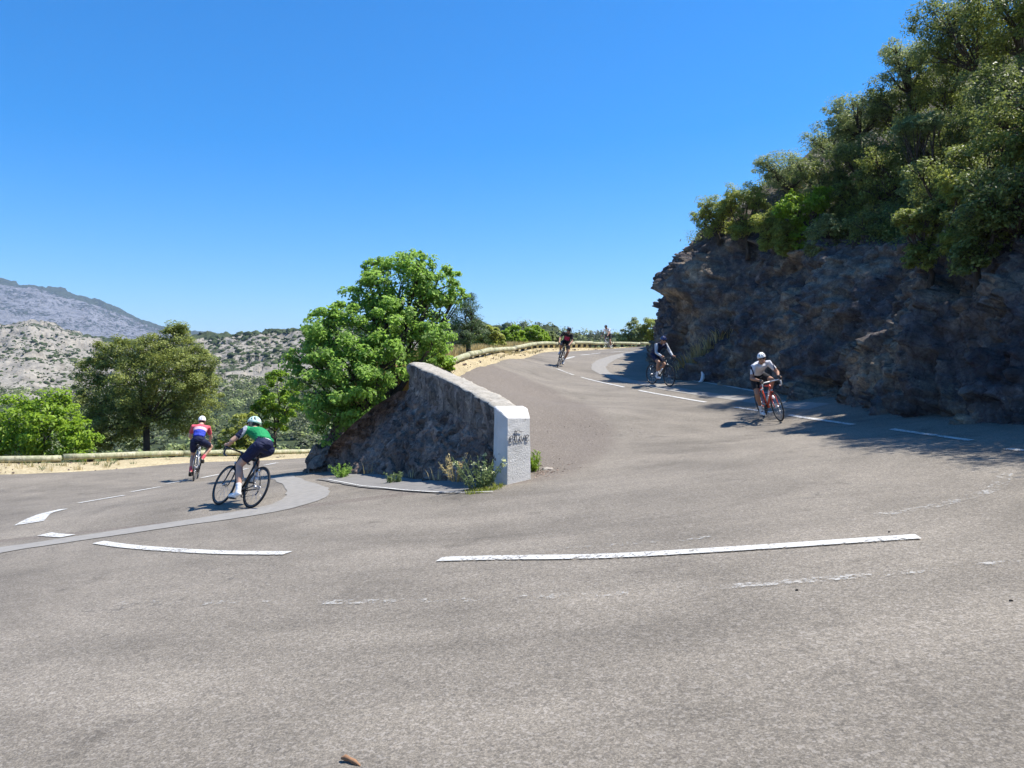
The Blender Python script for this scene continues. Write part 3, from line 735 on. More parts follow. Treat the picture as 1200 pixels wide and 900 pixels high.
guard_rail(RAILU[RAILU[:, 0] < 16], HU, lambda f: .34 + .22 * min(1, f * 1.6), 'log guard rail curving round the upper bend above the stone wall', 1.15, .09)

# ================================================================== vegetation
def m_leaf(name, c0, c1, trans=.35, rough=.55, hue=.0):
    q = NM(name); g = q.n('ShaderNodeNewGeometry')
    c = q.ramp(g.outputs['Random Per Island'], [(.0, c0), (.75, c1), (1, tuple(min(1, x * 1.5) for x in c1))])
    big = q.noise(1.1, 3)
    c = q.mix(.7, c, q.ramp(big, [(.3, (.72, .78, .8)), (.7, (1.22, 1.12, .9))]), 'MULTIPLY')
    b = q.bsdf(c, rough, spec=.35)
    tr = q.n('ShaderNodeBsdfTranslucent'); tc = q.mix(.5, c, tuple(min(1, x * 1.9) for x in c1)); q.l(tc, tr.inputs[0])
    mx = q.n('ShaderNodeMixShader'); mx.inputs[0].default_value = trans
    q.l(b.outputs[0], mx.inputs[1]); q.l(tr.outputs[0], mx.inputs[2]); q.l(mx.outputs[0], q.out.inputs[0]); return q.m
M_FIG = m_leaf('fig_leaf', (.075, .14, .025), (.27, .43, .08), .44)
M_OAK = m_leaf('oak_leaf', (.06, .085, .02), (.25, .29, .065), .36)
M_LIME = m_leaf('lime_leaf', (.10, .20, .012), (.24, .36, .03), .42)
M_HOLM = m_leaf('holm_leaf', (.05, .075, .022), (.21, .25, .065), .36, .5)
M_GREY = m_leaf('greygreen_leaf', (.09, .12, .045), (.29, .34, .13), .36)
M_PINE = m_leaf('pine_leaf', (.035, .065, .02), (.09, .15, .04), .25)
M_BROOM = m_leaf('broom_leaf', (.13, .15, .025), (.34, .38, .08), .4)
M_SCRUB = m_leaf('scrub_leaf', (.035, .05, .025), (.10, .12, .05), .2)
M_DRY = m_leaf('dry_stalk', (.32, .24, .10), (.58, .47, .24), .3)
M_WEED = m_leaf('weed_leaf', (.08, .12, .05), (.17, .23, .09), .3)
M_BARK = (lambda: (lambda q: (q.bsdf(q.ramp(q.noise(6, 6, .7, q.mapping((3, 3, .7))), [(.3, (.035, .028, .022)), (.7, (.12, .10, .08))]), .95, q.bump(q.noise(20, 5, .7, q.mapping((3, 3, .6))), 1, .03)), q.m)[1])(NM('bark')))()

def leaf_mesh(name, C, size, rng, up=.5, aspect=.55, outdir=None, droop=0):
    n = len(C); N_ = rng.normal(size=(n, 3)); N_ /= np.linalg.norm(N_, axis=1)[:, None]
    N_[:, 2] = np.abs(N_[:, 2]); N_ += np.array([0, 0, up])
    if outdir is not None: N_ += outdir * .7
    N_ /= np.linalg.norm(N_, axis=1)[:, None]
    A = rng.normal(size=(n, 3)); A -= (A * N_).sum(1)[:, None] * N_; A /= np.linalg.norm(A, axis=1)[:, None] + 1e-9
    B = np.cross(N_, A); s = size * rng.uniform(.6, 1.35, n)[:, None]
    fold = N_ * s * .14
    V = np.stack([C - A * s * .5, C + B * s * aspect * .5 + fold * .6 - A * s * .05, C + A * s * .5 - np.array([0, 0, 1]) * s * droop, C - B * s * aspect * .5 + fold * .6 - A * s * .05], 1).reshape(-1, 3)
    return np_mesh(name, V, np.arange(4 * n).reshape(-1, 4))

def crown_pts(clumps, n, rng, sub=26, spread=.30, shell=.5, solid=.12, bottom=-.75):
    """leaf centres: many small tufts set on the surface and inside of each clump"""
    vol = np.array([c[3] ** 2 * (c[4] if len(c) > 4 else 1) for c in clumps]); cnt = (n * vol / vol.sum()).astype(int); out = []; od = []
    for c, k in zip(clumps, cnt):
        ctr = np.array(c[:3]); r = c[3]; sq = c[4] if len(c) > 4 else 1.
        m = max(5, int(sub)); d = rng.normal(size=(m, 3)); d /= np.linalg.norm(d, axis=1)[:, None]
        d[:, 2] = np.where(d[:, 2] < bottom, -d[:, 2], d[:, 2])
        rad = rng.uniform(shell, 1.05, m) ** .7; tuft = d * rad[:, None] * r * np.array([1, 1, sq])
        tr = rng.uniform(.6, 1.3, m) * spread * r
        idx = rng.integers(0, m, k); e = rng.normal(size=(k, 3)); e /= np.linalg.norm(e, axis=1)[:, None]
        e = e * (rng.uniform(0, 1, k) ** .45)[:, None]
        e[:, 2] *= .65
        p = tuft[idx] + e * tr[idx][:, None]
        q = rng.random(k) < solid; pin = rng.normal(size=(k, 3)); pin /= np.linalg.norm(pin, axis=1)[:, None]
        p[q] = (pin * (rng.uniform(0, 1, k) ** .4)[:, None] * r * .85)[q]
        o = p / r
        out.append(p + ctr); od.append(o + e * .8)
    return np.vstack(out), np.vstack(od)

def tree(name, label, cat, base, clumps, n, leaf, mat, group=None, trunk=.12, sub=26, spread=.30, seed=0, aspect=.55, limbs=True, bark=None, droop=.1, solid=.12, fork=.35, bottom=-.75, fz=None, limb=1.):
    rng = np.random.default_rng(seed + 100)
    base = np.array(base, float); root = empty(name, base); tag(root, label, cat, group)
    cl = [tuple(np.array(c[:3]) - base) + tuple(c[3:]) for c in clumps]
    pts, od = crown_pts(cl, n, rng, sub, spread, bottom=bottom, solid=solid)
    link('crown', leaf_mesh('crown', pts, leaf, rng, .4, aspect, od, droop), mat, root)
    mb = MB(); cc = np.mean([c[:3] for c in cl], axis=0); top = max(c[2] for c in cl)
    f = np.array([cc[0] * fork, cc[1] * fork, min(c[2] - c[3] * .5 for c in cl) * .8 + .25 * cc[2] * fork]); f[2] = max(f[2], .15 * cc[2], .1)
    if fz: f[2] = fz
    mid = f * .5 + np.array([rng.normal() * .05, rng.normal() * .05, 0])
    mb.tube([(0, 0, -.35), (0, 0, 0), mid, f], [trunk * 1.5, trunk * 1.15, trunk * .95, trunk * .85], 9)
    if limbs:
        for c in cl:
            ctr = np.array(c[:3]); v = ctr - f; m1 = f + v * .45 + rng.normal(size=3) * .08 * np.linalg.norm(v)
            e = ctr + v / (np.linalg.norm(v) + 1e-6) * c[3] * .3
            mb.tube([f - v * .02, m1, ctr, e], [trunk * .62 * limb, trunk * .42 * limb, trunk * .22 * limb, trunk * .08 * limb], 6)
            for q in range(5):
                d = rng.normal(size=3); d[2] = abs(d[2]) * .6; d /= np.linalg.norm(d)
                st = m1 + (ctr - m1) * rng.uniform(0, 1); en = ctr + d * c[3] * .85
                mb.tube([st, (st + en) / 2 + rng.normal(size=3) * .05 * c[3], en], [trunk * .22 * limb, trunk * .13 * limb, trunk * .04 * limb], 5)
    mb.build('trunk', bark or M_BARK, root)
    return root
def px(u, v, D, rp, sq=1.0):
    p = at(u, v, D); return (p[0], p[1], p[2], rp * D / FPX, sq)

# --- the big leafy tree behind the wall
D0 = 17.6
tree('fig_tree', 'broad leafy bright green tree growing up behind the stone wall', 'tree', (at(430, 520, 18.2)[0], 18.2, at(430, 520, 18.2)[2] - .3),
     [px(468, 343, 18.4, 46), px(510, 336, 18.6, 32), px(437, 352, 18.2, 34), px(495, 375, 18.3, 40), px(450, 392, 17.9, 46), px(400, 398, 17.6, 42), px(366, 420, 17.4, 32),
      px(378, 462, 17.1, 40), px(412, 445, 16.9, 44), px(450, 425, 17.2, 36), px(395, 495, 17.0, 34), px(425, 480, 17.0, 34), px(500, 412, 18.6, 30), px(532, 350, 18.9, 16), px(375, 385, 17.8, 24), px(440, 318, 18.5, 18), px(490, 312, 18.5, 20)],
     42000, .088, M_FIG, trunk=.13, sub=30, spread=.27, seed=1, aspect=.6, droop=.25, fork=.5)
tree('pine_tree', 'dark pine standing behind the bright green tree', 'tree', (at(548, 400, 25)[0], 25, at(548, 400, 25)[2] - .8),
     [px(545, 372, 25, 20), px(551, 358, 25, 13), px(540, 392, 25, 20), px(562, 390, 25.2, 12)], 9000, .10, M_PINE, trunk=.09, seed=2, aspect=.16, spread=.4)
# --- the oak at the left beyond the rail
ob = at(172, 533, 29); ob[2] -= .9
tree('oak_tree', 'large rounded dark green oak behind the lower guard rail', 'tree', ob,
     [px(205, 405, 29, 26), px(178, 410, 28.6, 24), px(232, 428, 29, 24), px(152, 417, 28.8, 24), px(125, 418, 29, 20), px(108, 440, 29, 22), px(205, 440, 28.2, 32), px(232, 460, 28.8, 26), px(160, 448, 28, 34),
      px(112, 470, 28.6, 26), px(135, 490, 28.6, 28), px(222, 490, 29.2, 26), px(180, 480, 29, 30), px(108, 505, 28.8, 20), px(238, 445, 29.4, 18), px(150, 510, 29.6, 20), px(212, 392, 29.2, 12), px(100, 516, 29, 14), px(120, 520, 29.3, 13)],
     95000, .07, M_OAK, trunk=.13, sub=24, spread=.32, seed=3, aspect=.6, fork=.1, fz=2.1, limb=.65, solid=.34)
tree('bright_shrub', 'bright lime green leafy shrub at the left edge behind the rail', 'shrub', at(50, 550, 24.6) - np.array([0, 0, .6]),
     [px(15, 500, 24.5, 34), px(62, 486, 24.6, 28), px(60, 512, 24.2, 32), px(92, 512, 24.4, 22), px(25, 525, 24.2, 26), px(-20, 505, 24.5, 36), px(98, 530, 24.2, 14), px(72, 470, 24.8, 12), px(-60, 515, 24.5, 36)],
     15000, .125, M_LIME, trunk=.06, sub=18, spread=.36, seed=4, aspect=.5, droop=.2, solid=.25)
tree('sapling', 'yellow green young tree left of the big leafy tree', 'tree', at(322, 540, 34) - np.array([0, 0, .8]),
     [px(325, 452, 34, 18), px(312, 470, 34, 16), px(336, 478, 34, 18), px(322, 492, 34, 18), px(342, 455, 34.2, 12), px(300, 484, 34, 11)], 8000, .13, M_LIME, trunk=.07, sub=16, seed=5, solid=.02)
tree('young_shrub', 'yellow green bush between the sapling and the oak', 'shrub', at(285, 545, 33) - np.array([0, 0, .6]),
     [px(285, 500, 33, 16), px(268, 515, 33, 16), px(298, 518, 33, 18), px(280, 528, 33, 18), px(312, 528, 33.2, 14)], 8000, .11, M_BROOM, trunk=.05, sub=16, seed=6, solid=.3)
c = at(512, 424, 19.6); tree('young_shrub', 'low bright green bush behind the start of the upper rail', 'shrub', c - np.array([0, 0, .5]), [px(512, 420, 19.6, 13), px(524, 427, 20.2, 10), px(503, 412, 19.8, 12)], 4500, .08, M_LIME, trunk=.03, sub=16, seed=12, solid=.3)
# shrubs beyond the upper rail
for i, (u, v, D, r, mt, lb) in enumerate([(572, 397, 33, 14, M_BROOM, 'olive bush beyond the rail beside the dark pine'), (598, 395, 38, 14, M_LIME, 'bright bush beyond the rail left of the rider in black and pink'), (626, 394, 42, 13, M_LIME, 'pale green bush beyond the upper rail close to the rider in black and pink'),
                                         (644, 397, 46, 9, M_GREY, 'small grey green bush just left of the rider in black and pink')]):
    c = at(u, v, D); b = c.copy(); b[2] -= 1.1
    tree('roadside_shrub', lb, 'shrub', b, [px(u, v, D, r), px(u - 10, v + 4, D, r * .8), px(u + 10, v + 4, D + .3, r * .8), px(u + 3, v - r * .5, D, r * .45)], 5000, .12, mt, 'bushes beyond the upper guard rail', .04, 14, seed=20 + i, solid=.3)
for i, (u, v, D, r, mt, lb) in enumerate([(742, 388, 60, 15, M_GREY, 'round olive bush beyond the rail near the rider in white'), (764, 386, 60, 15, M_BROOM, 'yellow green bush between the round olive bush and the cliff'), (783, 377, 58, 13, M_GREY, 'grey green tree touching the edge of the cliff beyond the rail')]):
    c = at(u, v, D); b = c.copy(); b[2] -= 1.6
    tree('roadside_shrub', lb, 'shrub', b, [px(u, v, D, r), px(u - 9, v + 7, D, r * .8), px(u + 8, v + 7, D + .3, r * .8)], 5000, .16, mt, 'bushes beyond the upper guard rail', .05, 14, seed=30 + i, solid=.3)

# --- trees and shrubs on the hillside above the cliff
def hz(u, D): 
    x = (u - 600) / FPX * D; z, d = HH([x], [D]); return x, float(z[0]), float(d[0])
HT = [
 (925, 272, 24.2, 17, M_BROOM, 's', 'yellowish bush spilling over the rock edge left of the bright green shrub'),
 (962, 270, 22.8, 20, M_GREY, 's', 'pale green low bush spilling over the rock edge below the bright green shrub'),  # u, v centre, D, radius px, material, kind, leaf, label
 (838, 244, 28.0, 22, M_BROOM, 's', 'small feathery bush on the very tip of the rocky nose'),
 (872, 232, 27.0, 22, M_BROOM, 's', 'olive bush on the nose, second from its tip'),
 (905, 262, 25.0, 20, M_BROOM, 's', 'low yellow green shrub on the rock ledge behind the nose'),
 (945, 245, 24.0, 26, M_LIME, 's', 'bright green rounded shrub on the ledge above the rider with the red bicycle'),
 (925, 200, 25.5, 32, M_GREY, 't', 'olive bush on the skyline between the nose and the first pale tree'),
 (975, 160, 24.5, 34, M_GREY, 't', 'pale grey green tree, lowest of the tall ones on the skyline'),
 (1005, 130, 23.5, 34, M_GREY, 't', 'pale tree on the skyline just below the lone open topped tree'),
 (1062, 78, 22.0, 34, M_GREY, 't', 'open topped tree standing out alone against the sky'),
 (1055, 125, 21.0, 40, M_HOLM, 't', 'dark oak directly under the open topped tree'),
 (1010, 190, 22.0, 42, M_HOLM, 't', 'dark holm oak under the pale skyline trees'),
 (960, 215, 23.0, 34, M_HOLM, 't', 'dark holm oak beside the bright ledge shrub'),
 (1150, 40, 19.0, 62, M_HOLM, 't', 'tallest tree at the top right corner'),
 (1195, 20, 18.0, 62, M_OAK, 't', 'tree cut by the top right corner of the picture'),
 (1110, 95, 20.0, 46, M_OAK, 't', 'oak between the open topped tree and the tallest tree'),
 (1175, 110, 17.0, 62, M_HOLM, 't', 'dark oak right under the tallest tree'),
 (1100, 160, 18.5, 52, M_HOLM, 't', 'broad dark oak in the middle of the wooded slope'),
 (1075, 150, 17.6, 24, M_GREY, 's', 'small round pale bush in front of the broad dark oak'),
 (1050, 205, 19.0, 42, M_OAK, 't', 'oak above the middle of the cliff'),
 (1000, 235, 20.5, 36, M_OAK, 't', 'oak just right of the bright ledge shrub'),
 (1040, 262, 17.8, 34, M_HOLM, 's', 'dark bush hanging over the lip at the middle of the cliff'),
 (985, 280, 19.5, 26, M_HOLM, 's', 'low dark bush on the lip left of the middle'),
 (1105, 212, 16.0, 42, M_HOLM, 't', 'large dark bush above the right part of the cliff'),
 (1160, 195, 15.2, 56, M_OAK, 't', 'oak at the right edge half way up the slope'),
 (1125, 225, 14.6, 26, M_BROOM, 's', 'fresh green sprouting bush low on the right slope'),
 (1190, 236, 13.2, 52, M_HOLM, 't', 'dark bush on the cliff lip at the right edge'),
 (1085, 258, 15.2, 26, M_OAK, 's', 'bush overhanging the lip right of the middle'),
 (1140, 255, 13.6, 32, M_HOLM, 's', 'dark overhanging bush next to the right edge one'),
 (1225, 150, 14.5, 60, M_HOLM, 't', 'dark tree mostly outside the right edge'),
]
for i, (u, v, D, r, mt, kd, lb) in enumerate(HT):
    D0_ = D
    if 16 < D < 27 and (kd == 't' or u > 970): D = D + (3.2 if (980 < u < 1125 and D < 21.5) else 1.5)
    r *= D0_ / D * .5 + .5
    rng = np.random.default_rng(500 + i); x, zt, d = hz(u, D); r *= 1.18; c = at(u, v, D); rm = r * D / FPX
    base = np.array([c[0] + .2, D + .2, min(zt - .1, c[2] - rm * .7)])
    cl = [(c[0], c[1], c[2], rm * .72, .85)]
    if kd == 's': cl.append((c[0], c[1], (c[2] + base[2]) / 2, rm * .62, 1.)); cl.append((c[0] - .3 * rm, c[1], (c[2] * .3 + base[2] * .7) + .1, rm * .5, 1.))
    for k in range(9 if kd == 't' else 7):
        a = rng.uniform(0, 2 * math.pi); e = rng.uniform(-.75, .9); q = rm * rng.uniform(.55, .85)
        cl.append((c[0] + q * math.cos(a) * math.cos(e), c[1] + q * math.sin(a) * math.cos(e), c[2] + q * math.sin(e) * .9, rm * rng.uniform(.3, .48), .85))
    n = int(np.clip(7500 * rm ** 1.6, 7000, 26000)); lf = .068 if mt in (M_HOLM, M_OAK, M_GREY) else .09
    if mt is M_BROOM: lf = .1
    tree('holm_oak' if kd == 't' else 'hillside_shrub', lb, 'tree' if kd == 't' else 'shrub', base, cl, n, lf, mt, 'trees and shrubs above the cliff', .04 + .035 * rm, 14, .42, seed=60 + i, aspect=.3 if mt is M_BROOM else .55, solid=.15 if kd == 't' else .2, bottom=-.95)

# undergrowth covering the hillside and fringes
def stuff_leaves(name, pts, leaf, mat, label, seed, per=60, r=.35, sq=.6, aspect=.5, cat_kind='stuff'):
    rng = np.random.default_rng(seed); n = len(pts); idx = np.repeat(np.arange(n), per)
    e = rng.normal(size=(len(idx), 3)); e /= np.linalg.norm(e, axis=1)[:, None]; e *= (rng.random(len(idx)) ** .5)[:, None]
    rr = (rng.uniform(.5, 1.3, n) * r)[idx]; C = pts[idx] + e * rr[:, None] * np.array([1, 1, sq]) + np.array([0, 0, 1]) * (rr * sq * .6)[:, None]
    o = link(name, leaf_mesh(name, C, leaf, rng, .3, aspect, e), mat); tag(o, label, kind='stuff'); return o
rng = np.random.default_rng(77)
P = np.c_[rng.uniform(7, 22, 13000), rng.uniform(-8, 32, 13000)]; z, d = HH(P[:, 0], P[:, 1])
m = (d > .45) & (d < 11) & ((P[:, 1] < 25.5) | (rng.random(13000) < .12)) & (vnoise(np.c_[P * .5, P[:, :1] * 0], 3) > -.35)
stuff_leaves('undergrowth', np.c_[P[m], z[m]], .07, M_HOLM, 'dark undergrowth covering the slope above the cliff', 8, 60, .5)
rng = np.random.default_rng(78); P = np.c_[rng.uniform(8.4, 13, 4200), rng.uniform(1.5, 14.5, 4200)]; z, d = HH(P[:, 0], P[:, 1]); top = rng.uniform(0, 3.8, 4200)
m = (P[:, 0] / P[:, 1] * FPX + 600 > 1235) & (d > .2)
stuff_leaves('woodland', np.c_[P[m], (z + top)[m]], .075, M_OAK, 'rest of the dense wood above the cliff just beyond the right edge', 79, 60, .42)
# growth just outside the lower rail and down the slope
def along(line, H, n, o0, o1, seed, dzf, t0=0, t1=1):
    rng = np.random.default_rng(seed); Q = resample(line, .1); Nr = -normals2(Q); i = (rng.uniform(t0, t1, n) * (len(Q) - 1)).astype(int); o = rng.uniform(o0, o1, n)
    p = Q[i] + Nr[i] * o[:, None]; return np.c_[p, H(Q[i, 0], Q[i, 1]) + dzf(o)]
stuff_leaves('undergrowth', along(RAILL, HL, 1500, 1.0, 22, 9, lambda o: -.3 - np.maximum(0, o - 1) * .42), .12, M_SCRUB, 'low scrub filling the slope below the lower rail', 10, 60, .7)
stuff_leaves('undergrowth', along(RAILL, HL, 260, .35, 1.3, 11, lambda o: -.05 - .25 * o), .07, M_BROOM, 'weeds growing behind the lower rail', 12, 40, .16, .7)
stuff_leaves('undergrowth', along(vr, HU, 300, 2.2, 3.3, 13, lambda o: -.3 - np.maximum(0, o - 2.2) * 2.5, 0.06, .8), .11, M_FIG, 'leafy scrub on the bank below the upper rail', 14, 60, .55)

# dry grass
def grass(name, pts, h, n, mat, label, seed, wd=.006, lean=.35, rad=.12):
    rng = np.random.default_rng(seed); m = len(pts); idx = np.repeat(np.arange(m), n); k = len(idx)
    a = rng.uniform(0, 2 * math.pi, k); r = rng.uniform(0, rad, k); B = pts[idx] + np.c_[np.cos(a) * r, np.sin(a) * r, np.zeros(k)]
    d = np.c_[np.cos(a), np.sin(a), np.zeros(k)] * rng.uniform(.1, 1, k)[:, None] * lean; H_ = h * rng.uniform(.45, 1.2, k)[:, None]
    M1 = B + d * H_ * .4 + np.array([0, 0, .6]) * H_; T = B + d * H_ * 1.1 + np.array([0, 0, 1.]) * H_
    b2 = rng.uniform(0, math.pi, k); W = np.c_[np.cos(b2), np.sin(b2), np.zeros(k)] * wd * rng.uniform(.7, 1.4, k)[:, None]
    V = np.stack([B - W, B + W, M1 + W * .7, T, M1 - W * .7], 1).reshape(-1, 3)
    F = np.arange(5 * k).reshape(-1, 5)
    o = link(name, np_mesh(name, V, F), mat); tag(o, label, kind='stuff'); return o
grass('dry_grass', along(RAILL, HL, 90, -1.75, -.2, 15, lambda o: .03 + .06 * (o + 1.75), 0, .45), .2, 14, M_DRY, 'dry grass tufts on the lower verge', 16)
grass('dry_grass', along(vr, HU, 900, .5, 2.2, 17, lambda o: .1 + 0 * o, 0, .5), .38, 20, M_DRY, 'dry yellow grass behind the start of the upper rail', 18, .010)
grass('dry_grass', along(vr, HU, 200, -.8, .3, 19, lambda o: .14 + 0 * o, 0.1, .9), .1, 14, M_DRY, 'short dry grass on the upper verge', 20)
# ================================================================== small plants
def plant(name, label, cat, base, n, h, mat, seed, lean=.5, wd=.01, heads=None, headm=None, rad=.08):
    rng = np.random.default_rng(seed); root = empty(name, base); tag(root, label, cat)
    mb = MB(); lv = []; hd = []
    for k in range(n):
        a = rng.uniform(0, 2 * math.pi); r = rng.uniform(0, rad); b = np.array([math.cos(a) * r, math.sin(a) * r, -.03]); L = h * rng.uniform(.5, 1.05); q = rng.uniform(.1, lean)
        t = b + np.array([math.cos(a) * q * L, math.sin(a) * q * L, L]); m_ = (b + t) / 2 + np.array([-math.cos(a), -math.sin(a), 0]) * .06 * L
        mb.tube([b, m_, t], [wd * .5, wd * .4, wd * .25], 4)
        for s in rng.uniform(.15, .98, 16): lv.append(b * (1 - s) + t * s + rng.normal(size=3) * .014)
        hd.append(t)
    mb.build('stem', mat, root)
    link('foliage', leaf_mesh('foliage', np.array(lv), .07, rng, .2, .22), mat, root)
    if heads:
        for i in rng.permutation(n)[:heads]:
            p = np.array(hd[i]); C = p + rng.normal(size=(40, 3)) * np.array([.02, .02, .012])
            link('flower_head', leaf_mesh('flower_head', C, .022, rng, .5, .9), headm, root)
    return root
M_FLOWER = m_leaf('pale_flower', (.55, .58, .22), (.8, .82, .45), .2)
def gp(u, v, H, dz=0): p = hit(u, v, H); return (p[0], p[1], p[2] + dz)
plant('flowering_weed', 'tall weed with pale yellow flower heads at the foot of the white pillar', 'plant', gp(563, 574, HL), 34, .50, M_WEED, 1, .75, .012, 9, M_FLOWER, .13)
plant('small_weed', 'bright green tuft on the right side of the white pillar', 'plant', gp(626, 552, HU, .02), 26, .34, M_LIME, 2, .35, .01)
plant('small_weed', 'low green weed near the middle of the rubble wall foot', 'plant', gp(462, 566, HL), 16, .22, M_WEED, 3, .8, .01)
plant('small_weed', 'dark weed under the leafy tree at the left end of the wall', 'plant', gp(400, 560, HL), 22, .3, M_FIG, 4, .8, .01)
plant('dry_weed', 'dry straw coloured stalks against the rubble wall', 'plant', gp(535, 570, HL, .1), 14, .42, M_DRY, 5, .9, .008)
grass('short_grass', np.array([gp(u, v, HL) for u, v in [(560, 578), (568, 577), (575, 575), (580, 574), (553, 579), (586, 571)]]), .07, 60, M_BROOM, 'yellowish short grass in front of the white pillar', 6, .004, .6, .10)
grass('dry_grass', np.array([gp(u, v, HL, .05) for u, v in [(482, 563), (513, 566), (432, 558)]]), .2, 9, M_DRY, 'dry grass along the foot of the rubble wall', 8, .005, .6, .16)
# debris beside the pillar and pebbles
rng = np.random.default_rng(5); V = []; F = []
def stones(label, pts, sizes, mat, seed):
    mb = MB(); rg = np.random.default_rng(seed)
    for p, s in zip(pts, sizes):
        M = Matrix.Rotation(rg.uniform(0, 3), 3, 'Z') @ Matrix.Diagonal((1, rg.uniform(.6, .9), rg.uniform(.4, .7)))
        i0 = len(mb.v); mb.ell(p, (s, s, s), M, 7, 5)
        for k in range(i0, len(mb.v)): mb.v[k] = tuple(np.array(mb.v[k]) + rg.normal(size=3) * s * .09)
    o = mb.build('gravel', mat, None, False); tag(o, label, kind='stuff')
pp = []; ss = []
for k in range(120):
    u = 624 + rng.gamma(1.5, 9); v = 556 - (u - 622) * .18 + rng.normal() * 3; pp.append(gp(u, v, HU)); ss.append(rng.uniform(.006, .022))
for k in range(60): pp.append(gp(rng.uniform(640, 760), rng.uniform(455, 545), HU)); ss.append(rng.uniform(.006, .016))
stones('loose gravel beside the white pillar and on the brown shoulder', pp, ss, M_RUBBLE, 3)
boulder('small pale stone beside the foot of the white pillar', gp(641, 550, HU, .0), (.09, .05, .03), 21, simple('pale_stone', (.45, .40, .34), .9, var=.2))
for i, (u, v) in enumerate([(934, 692), (1185, 705), (1042, 624)]):
    boulder(['dark pebble on the asphalt under the right part of the long line', 'dark pebble near the right edge of the foreground', 'dark pebble just above the right end of the long line'][i], gp(u, v, HL, .003), (.009, .008, .006), 22 + i, M_POST)
st = MB(); p = np.array(gp(410, 893, HL)); st.tube([p + (-.035, .012, .010), p + (-.02, .004, .016), p + (.0, -.004, .013), p + (.022, -.022, .012), p + (.05, -.045, .007)], [.007, .013, .009, .011, .005], 8, round_ends=True)
tag(st.build('stick', simple('brown_bark_chip', (.30, .16, .08), .8, var=.4, scale=60)), 'small brown piece of wood lying on the asphalt at the bottom edge', 'stick')
# dry weeds on the diagonal ledge of the cliff and the white marker at its foot
lp = [at(u, v, D) for u, v, D in [(808, 432, 27.6), (815, 425, 27.4), (822, 416, 27.3), (831, 409, 27.2), (842, 403, 27), (852, 398, 26.9), (800, 437, 28)]]
grass('dry_grass', np.array(lp), .5, 60, M_DRY, 'dry weeds on the diagonal ledge low on the cliff', 31, .012, .9, .3)
mk = MB(); q = at(822, 444, 26.2); q[2] = HU(q[0], q[1])[0]
mk.tube([q + (-.09, 0, -.02), q + (.0, 0, .04), q + (.05, .02, .14), q + (.055, .03, .25), q + (.02, .03, .33)], [.03, .055, .065, .055, .03], 10, round_ends=True)
tag(mk.build('marker_stone', simple('white_paint_marker', (.75, .74, .72), .7)), 'small white painted curved marker stone at the foot of the cliff', 'marker')
# valley scrub: rounded bushes scattered over the hills, uncountable
def scrub_stuff():
    rng = np.random.default_rng(9); me = HILL.data; n = len(me.vertices); co = np.zeros(n * 3, np.float32); me.vertices.foreach_get('co', co); co = co.reshape(-1, 3)
    sc = np.zeros(n, np.float32); me.attributes['scrub'].data.foreach_get('value', sc)
    u = co[:, 0] / co[:, 1] * FPX + 600; r = co[:, 1]
    area = r ** 2; ok = (u > -60) & (u < 760) & (r > 150) & (r < hr(u) * .99)
    wgt = ok * (r ** 1.15) * np.where(r < 330, 1.6, 1.0) * np.where(u < 120, 1.1, 1.) * (.35 + smooth01(fbm(co * .02, 3, 4) * 1.5 + .5))
    N_ = 15000; idx = rng.choice(n, N_, p=wgt / wgt.sum()); C = co[idx] + np.c_[rng.normal(size=(N_, 2)) * (r[idx] * .0018)[:, None], np.zeros(N_)]
    bm = bmesh.new(); bmesh.ops.create_icosphere(bm, subdivisions=1, radius=1); S = np.array([v.co[:] for v in bm.verts]); Fs = np.array([[v.index for v in f.verts] for f in bm.faces]); bm.free()
    sz = (.35 + rng.gamma(1.6, .33, N_)) * np.clip(r[idx] / 420, .35, 1.3) * np.where(u[idx] < 120, .62, 1.)
    V = S[None] * (1 + np.clip(.3 * rng.normal(size=(N_, len(S), 1)), -.45, .45)) * sz[:, None, None] * np.array([1.15, 1.15, .8]) + C[:, None] + np.array([0, 0, -.1])
    F = (Fs[None] + (np.arange(N_) * len(S))[:, None, None]).reshape(-1, 3)
    o = link('scrub', np_mesh('scrub', V.reshape(-1, 3), F), M_SCRUBB); tag(o, 'dark green scrub bushes dotted over the far hills', kind='stuff')
M_SCRUBB = simple('scrub_bush', (.06, .08, .035), .95, var=.5, scale=.08, spec=.05)
scrub_stuff()
def near_scrub():
    rng = np.random.default_rng(19); me = HILL.data; n = len(me.vertices); co = np.zeros(n * 3, np.float32); me.vertices.foreach_get('co', co); co = co.reshape(-1, 3)
    u = co[:, 0] / co[:, 1] * FPX + 600; r = co[:, 1]; ok = (u > -60) & (u < 720) & (r > 55) & (r < 330) & (fbm(co * .03, 3, 14) > -.25)
    w_ = ok * r ** 1.0; idx = rng.choice(n, 4200, p=w_ / w_.sum()); C = co[idx] + np.c_[rng.normal(size=(len(idx), 2)) * .7, np.zeros(len(idx))]
    sc = np.clip(r[idx] / 200, .45, 1.4)
    k = 48; e = rng.normal(size=(len(idx) * k, 3)); e /= np.linalg.norm(e, axis=1)[:, None]; e[:, 2] = np.abs(e[:, 2]) * .9; ii = np.repeat(np.arange(len(idx)), k)
    rr = (sc * rng.uniform(.9, 2.4, len(idx)))[ii]; P_ = C[ii] + e * (rr * rng.uniform(.6, 1.05, len(ii)))[:, None]
    for q, (mt, lb) in enumerate([(M_SCRUB, 'grey green scrub covering the slope across the valley'), (M_GREY, 'paler scrub mixed into the slope across the valley')]):
        m = (ii % 3 == 0) if q else (ii % 3 != 0)
        o = link('scrub', leaf_mesh('scrub', P_[m], .62, rng, .2, .8, e[m]), mt); tag(o, lb, kind='stuff')
near_scrub()
rng = np.random.default_rng(41)
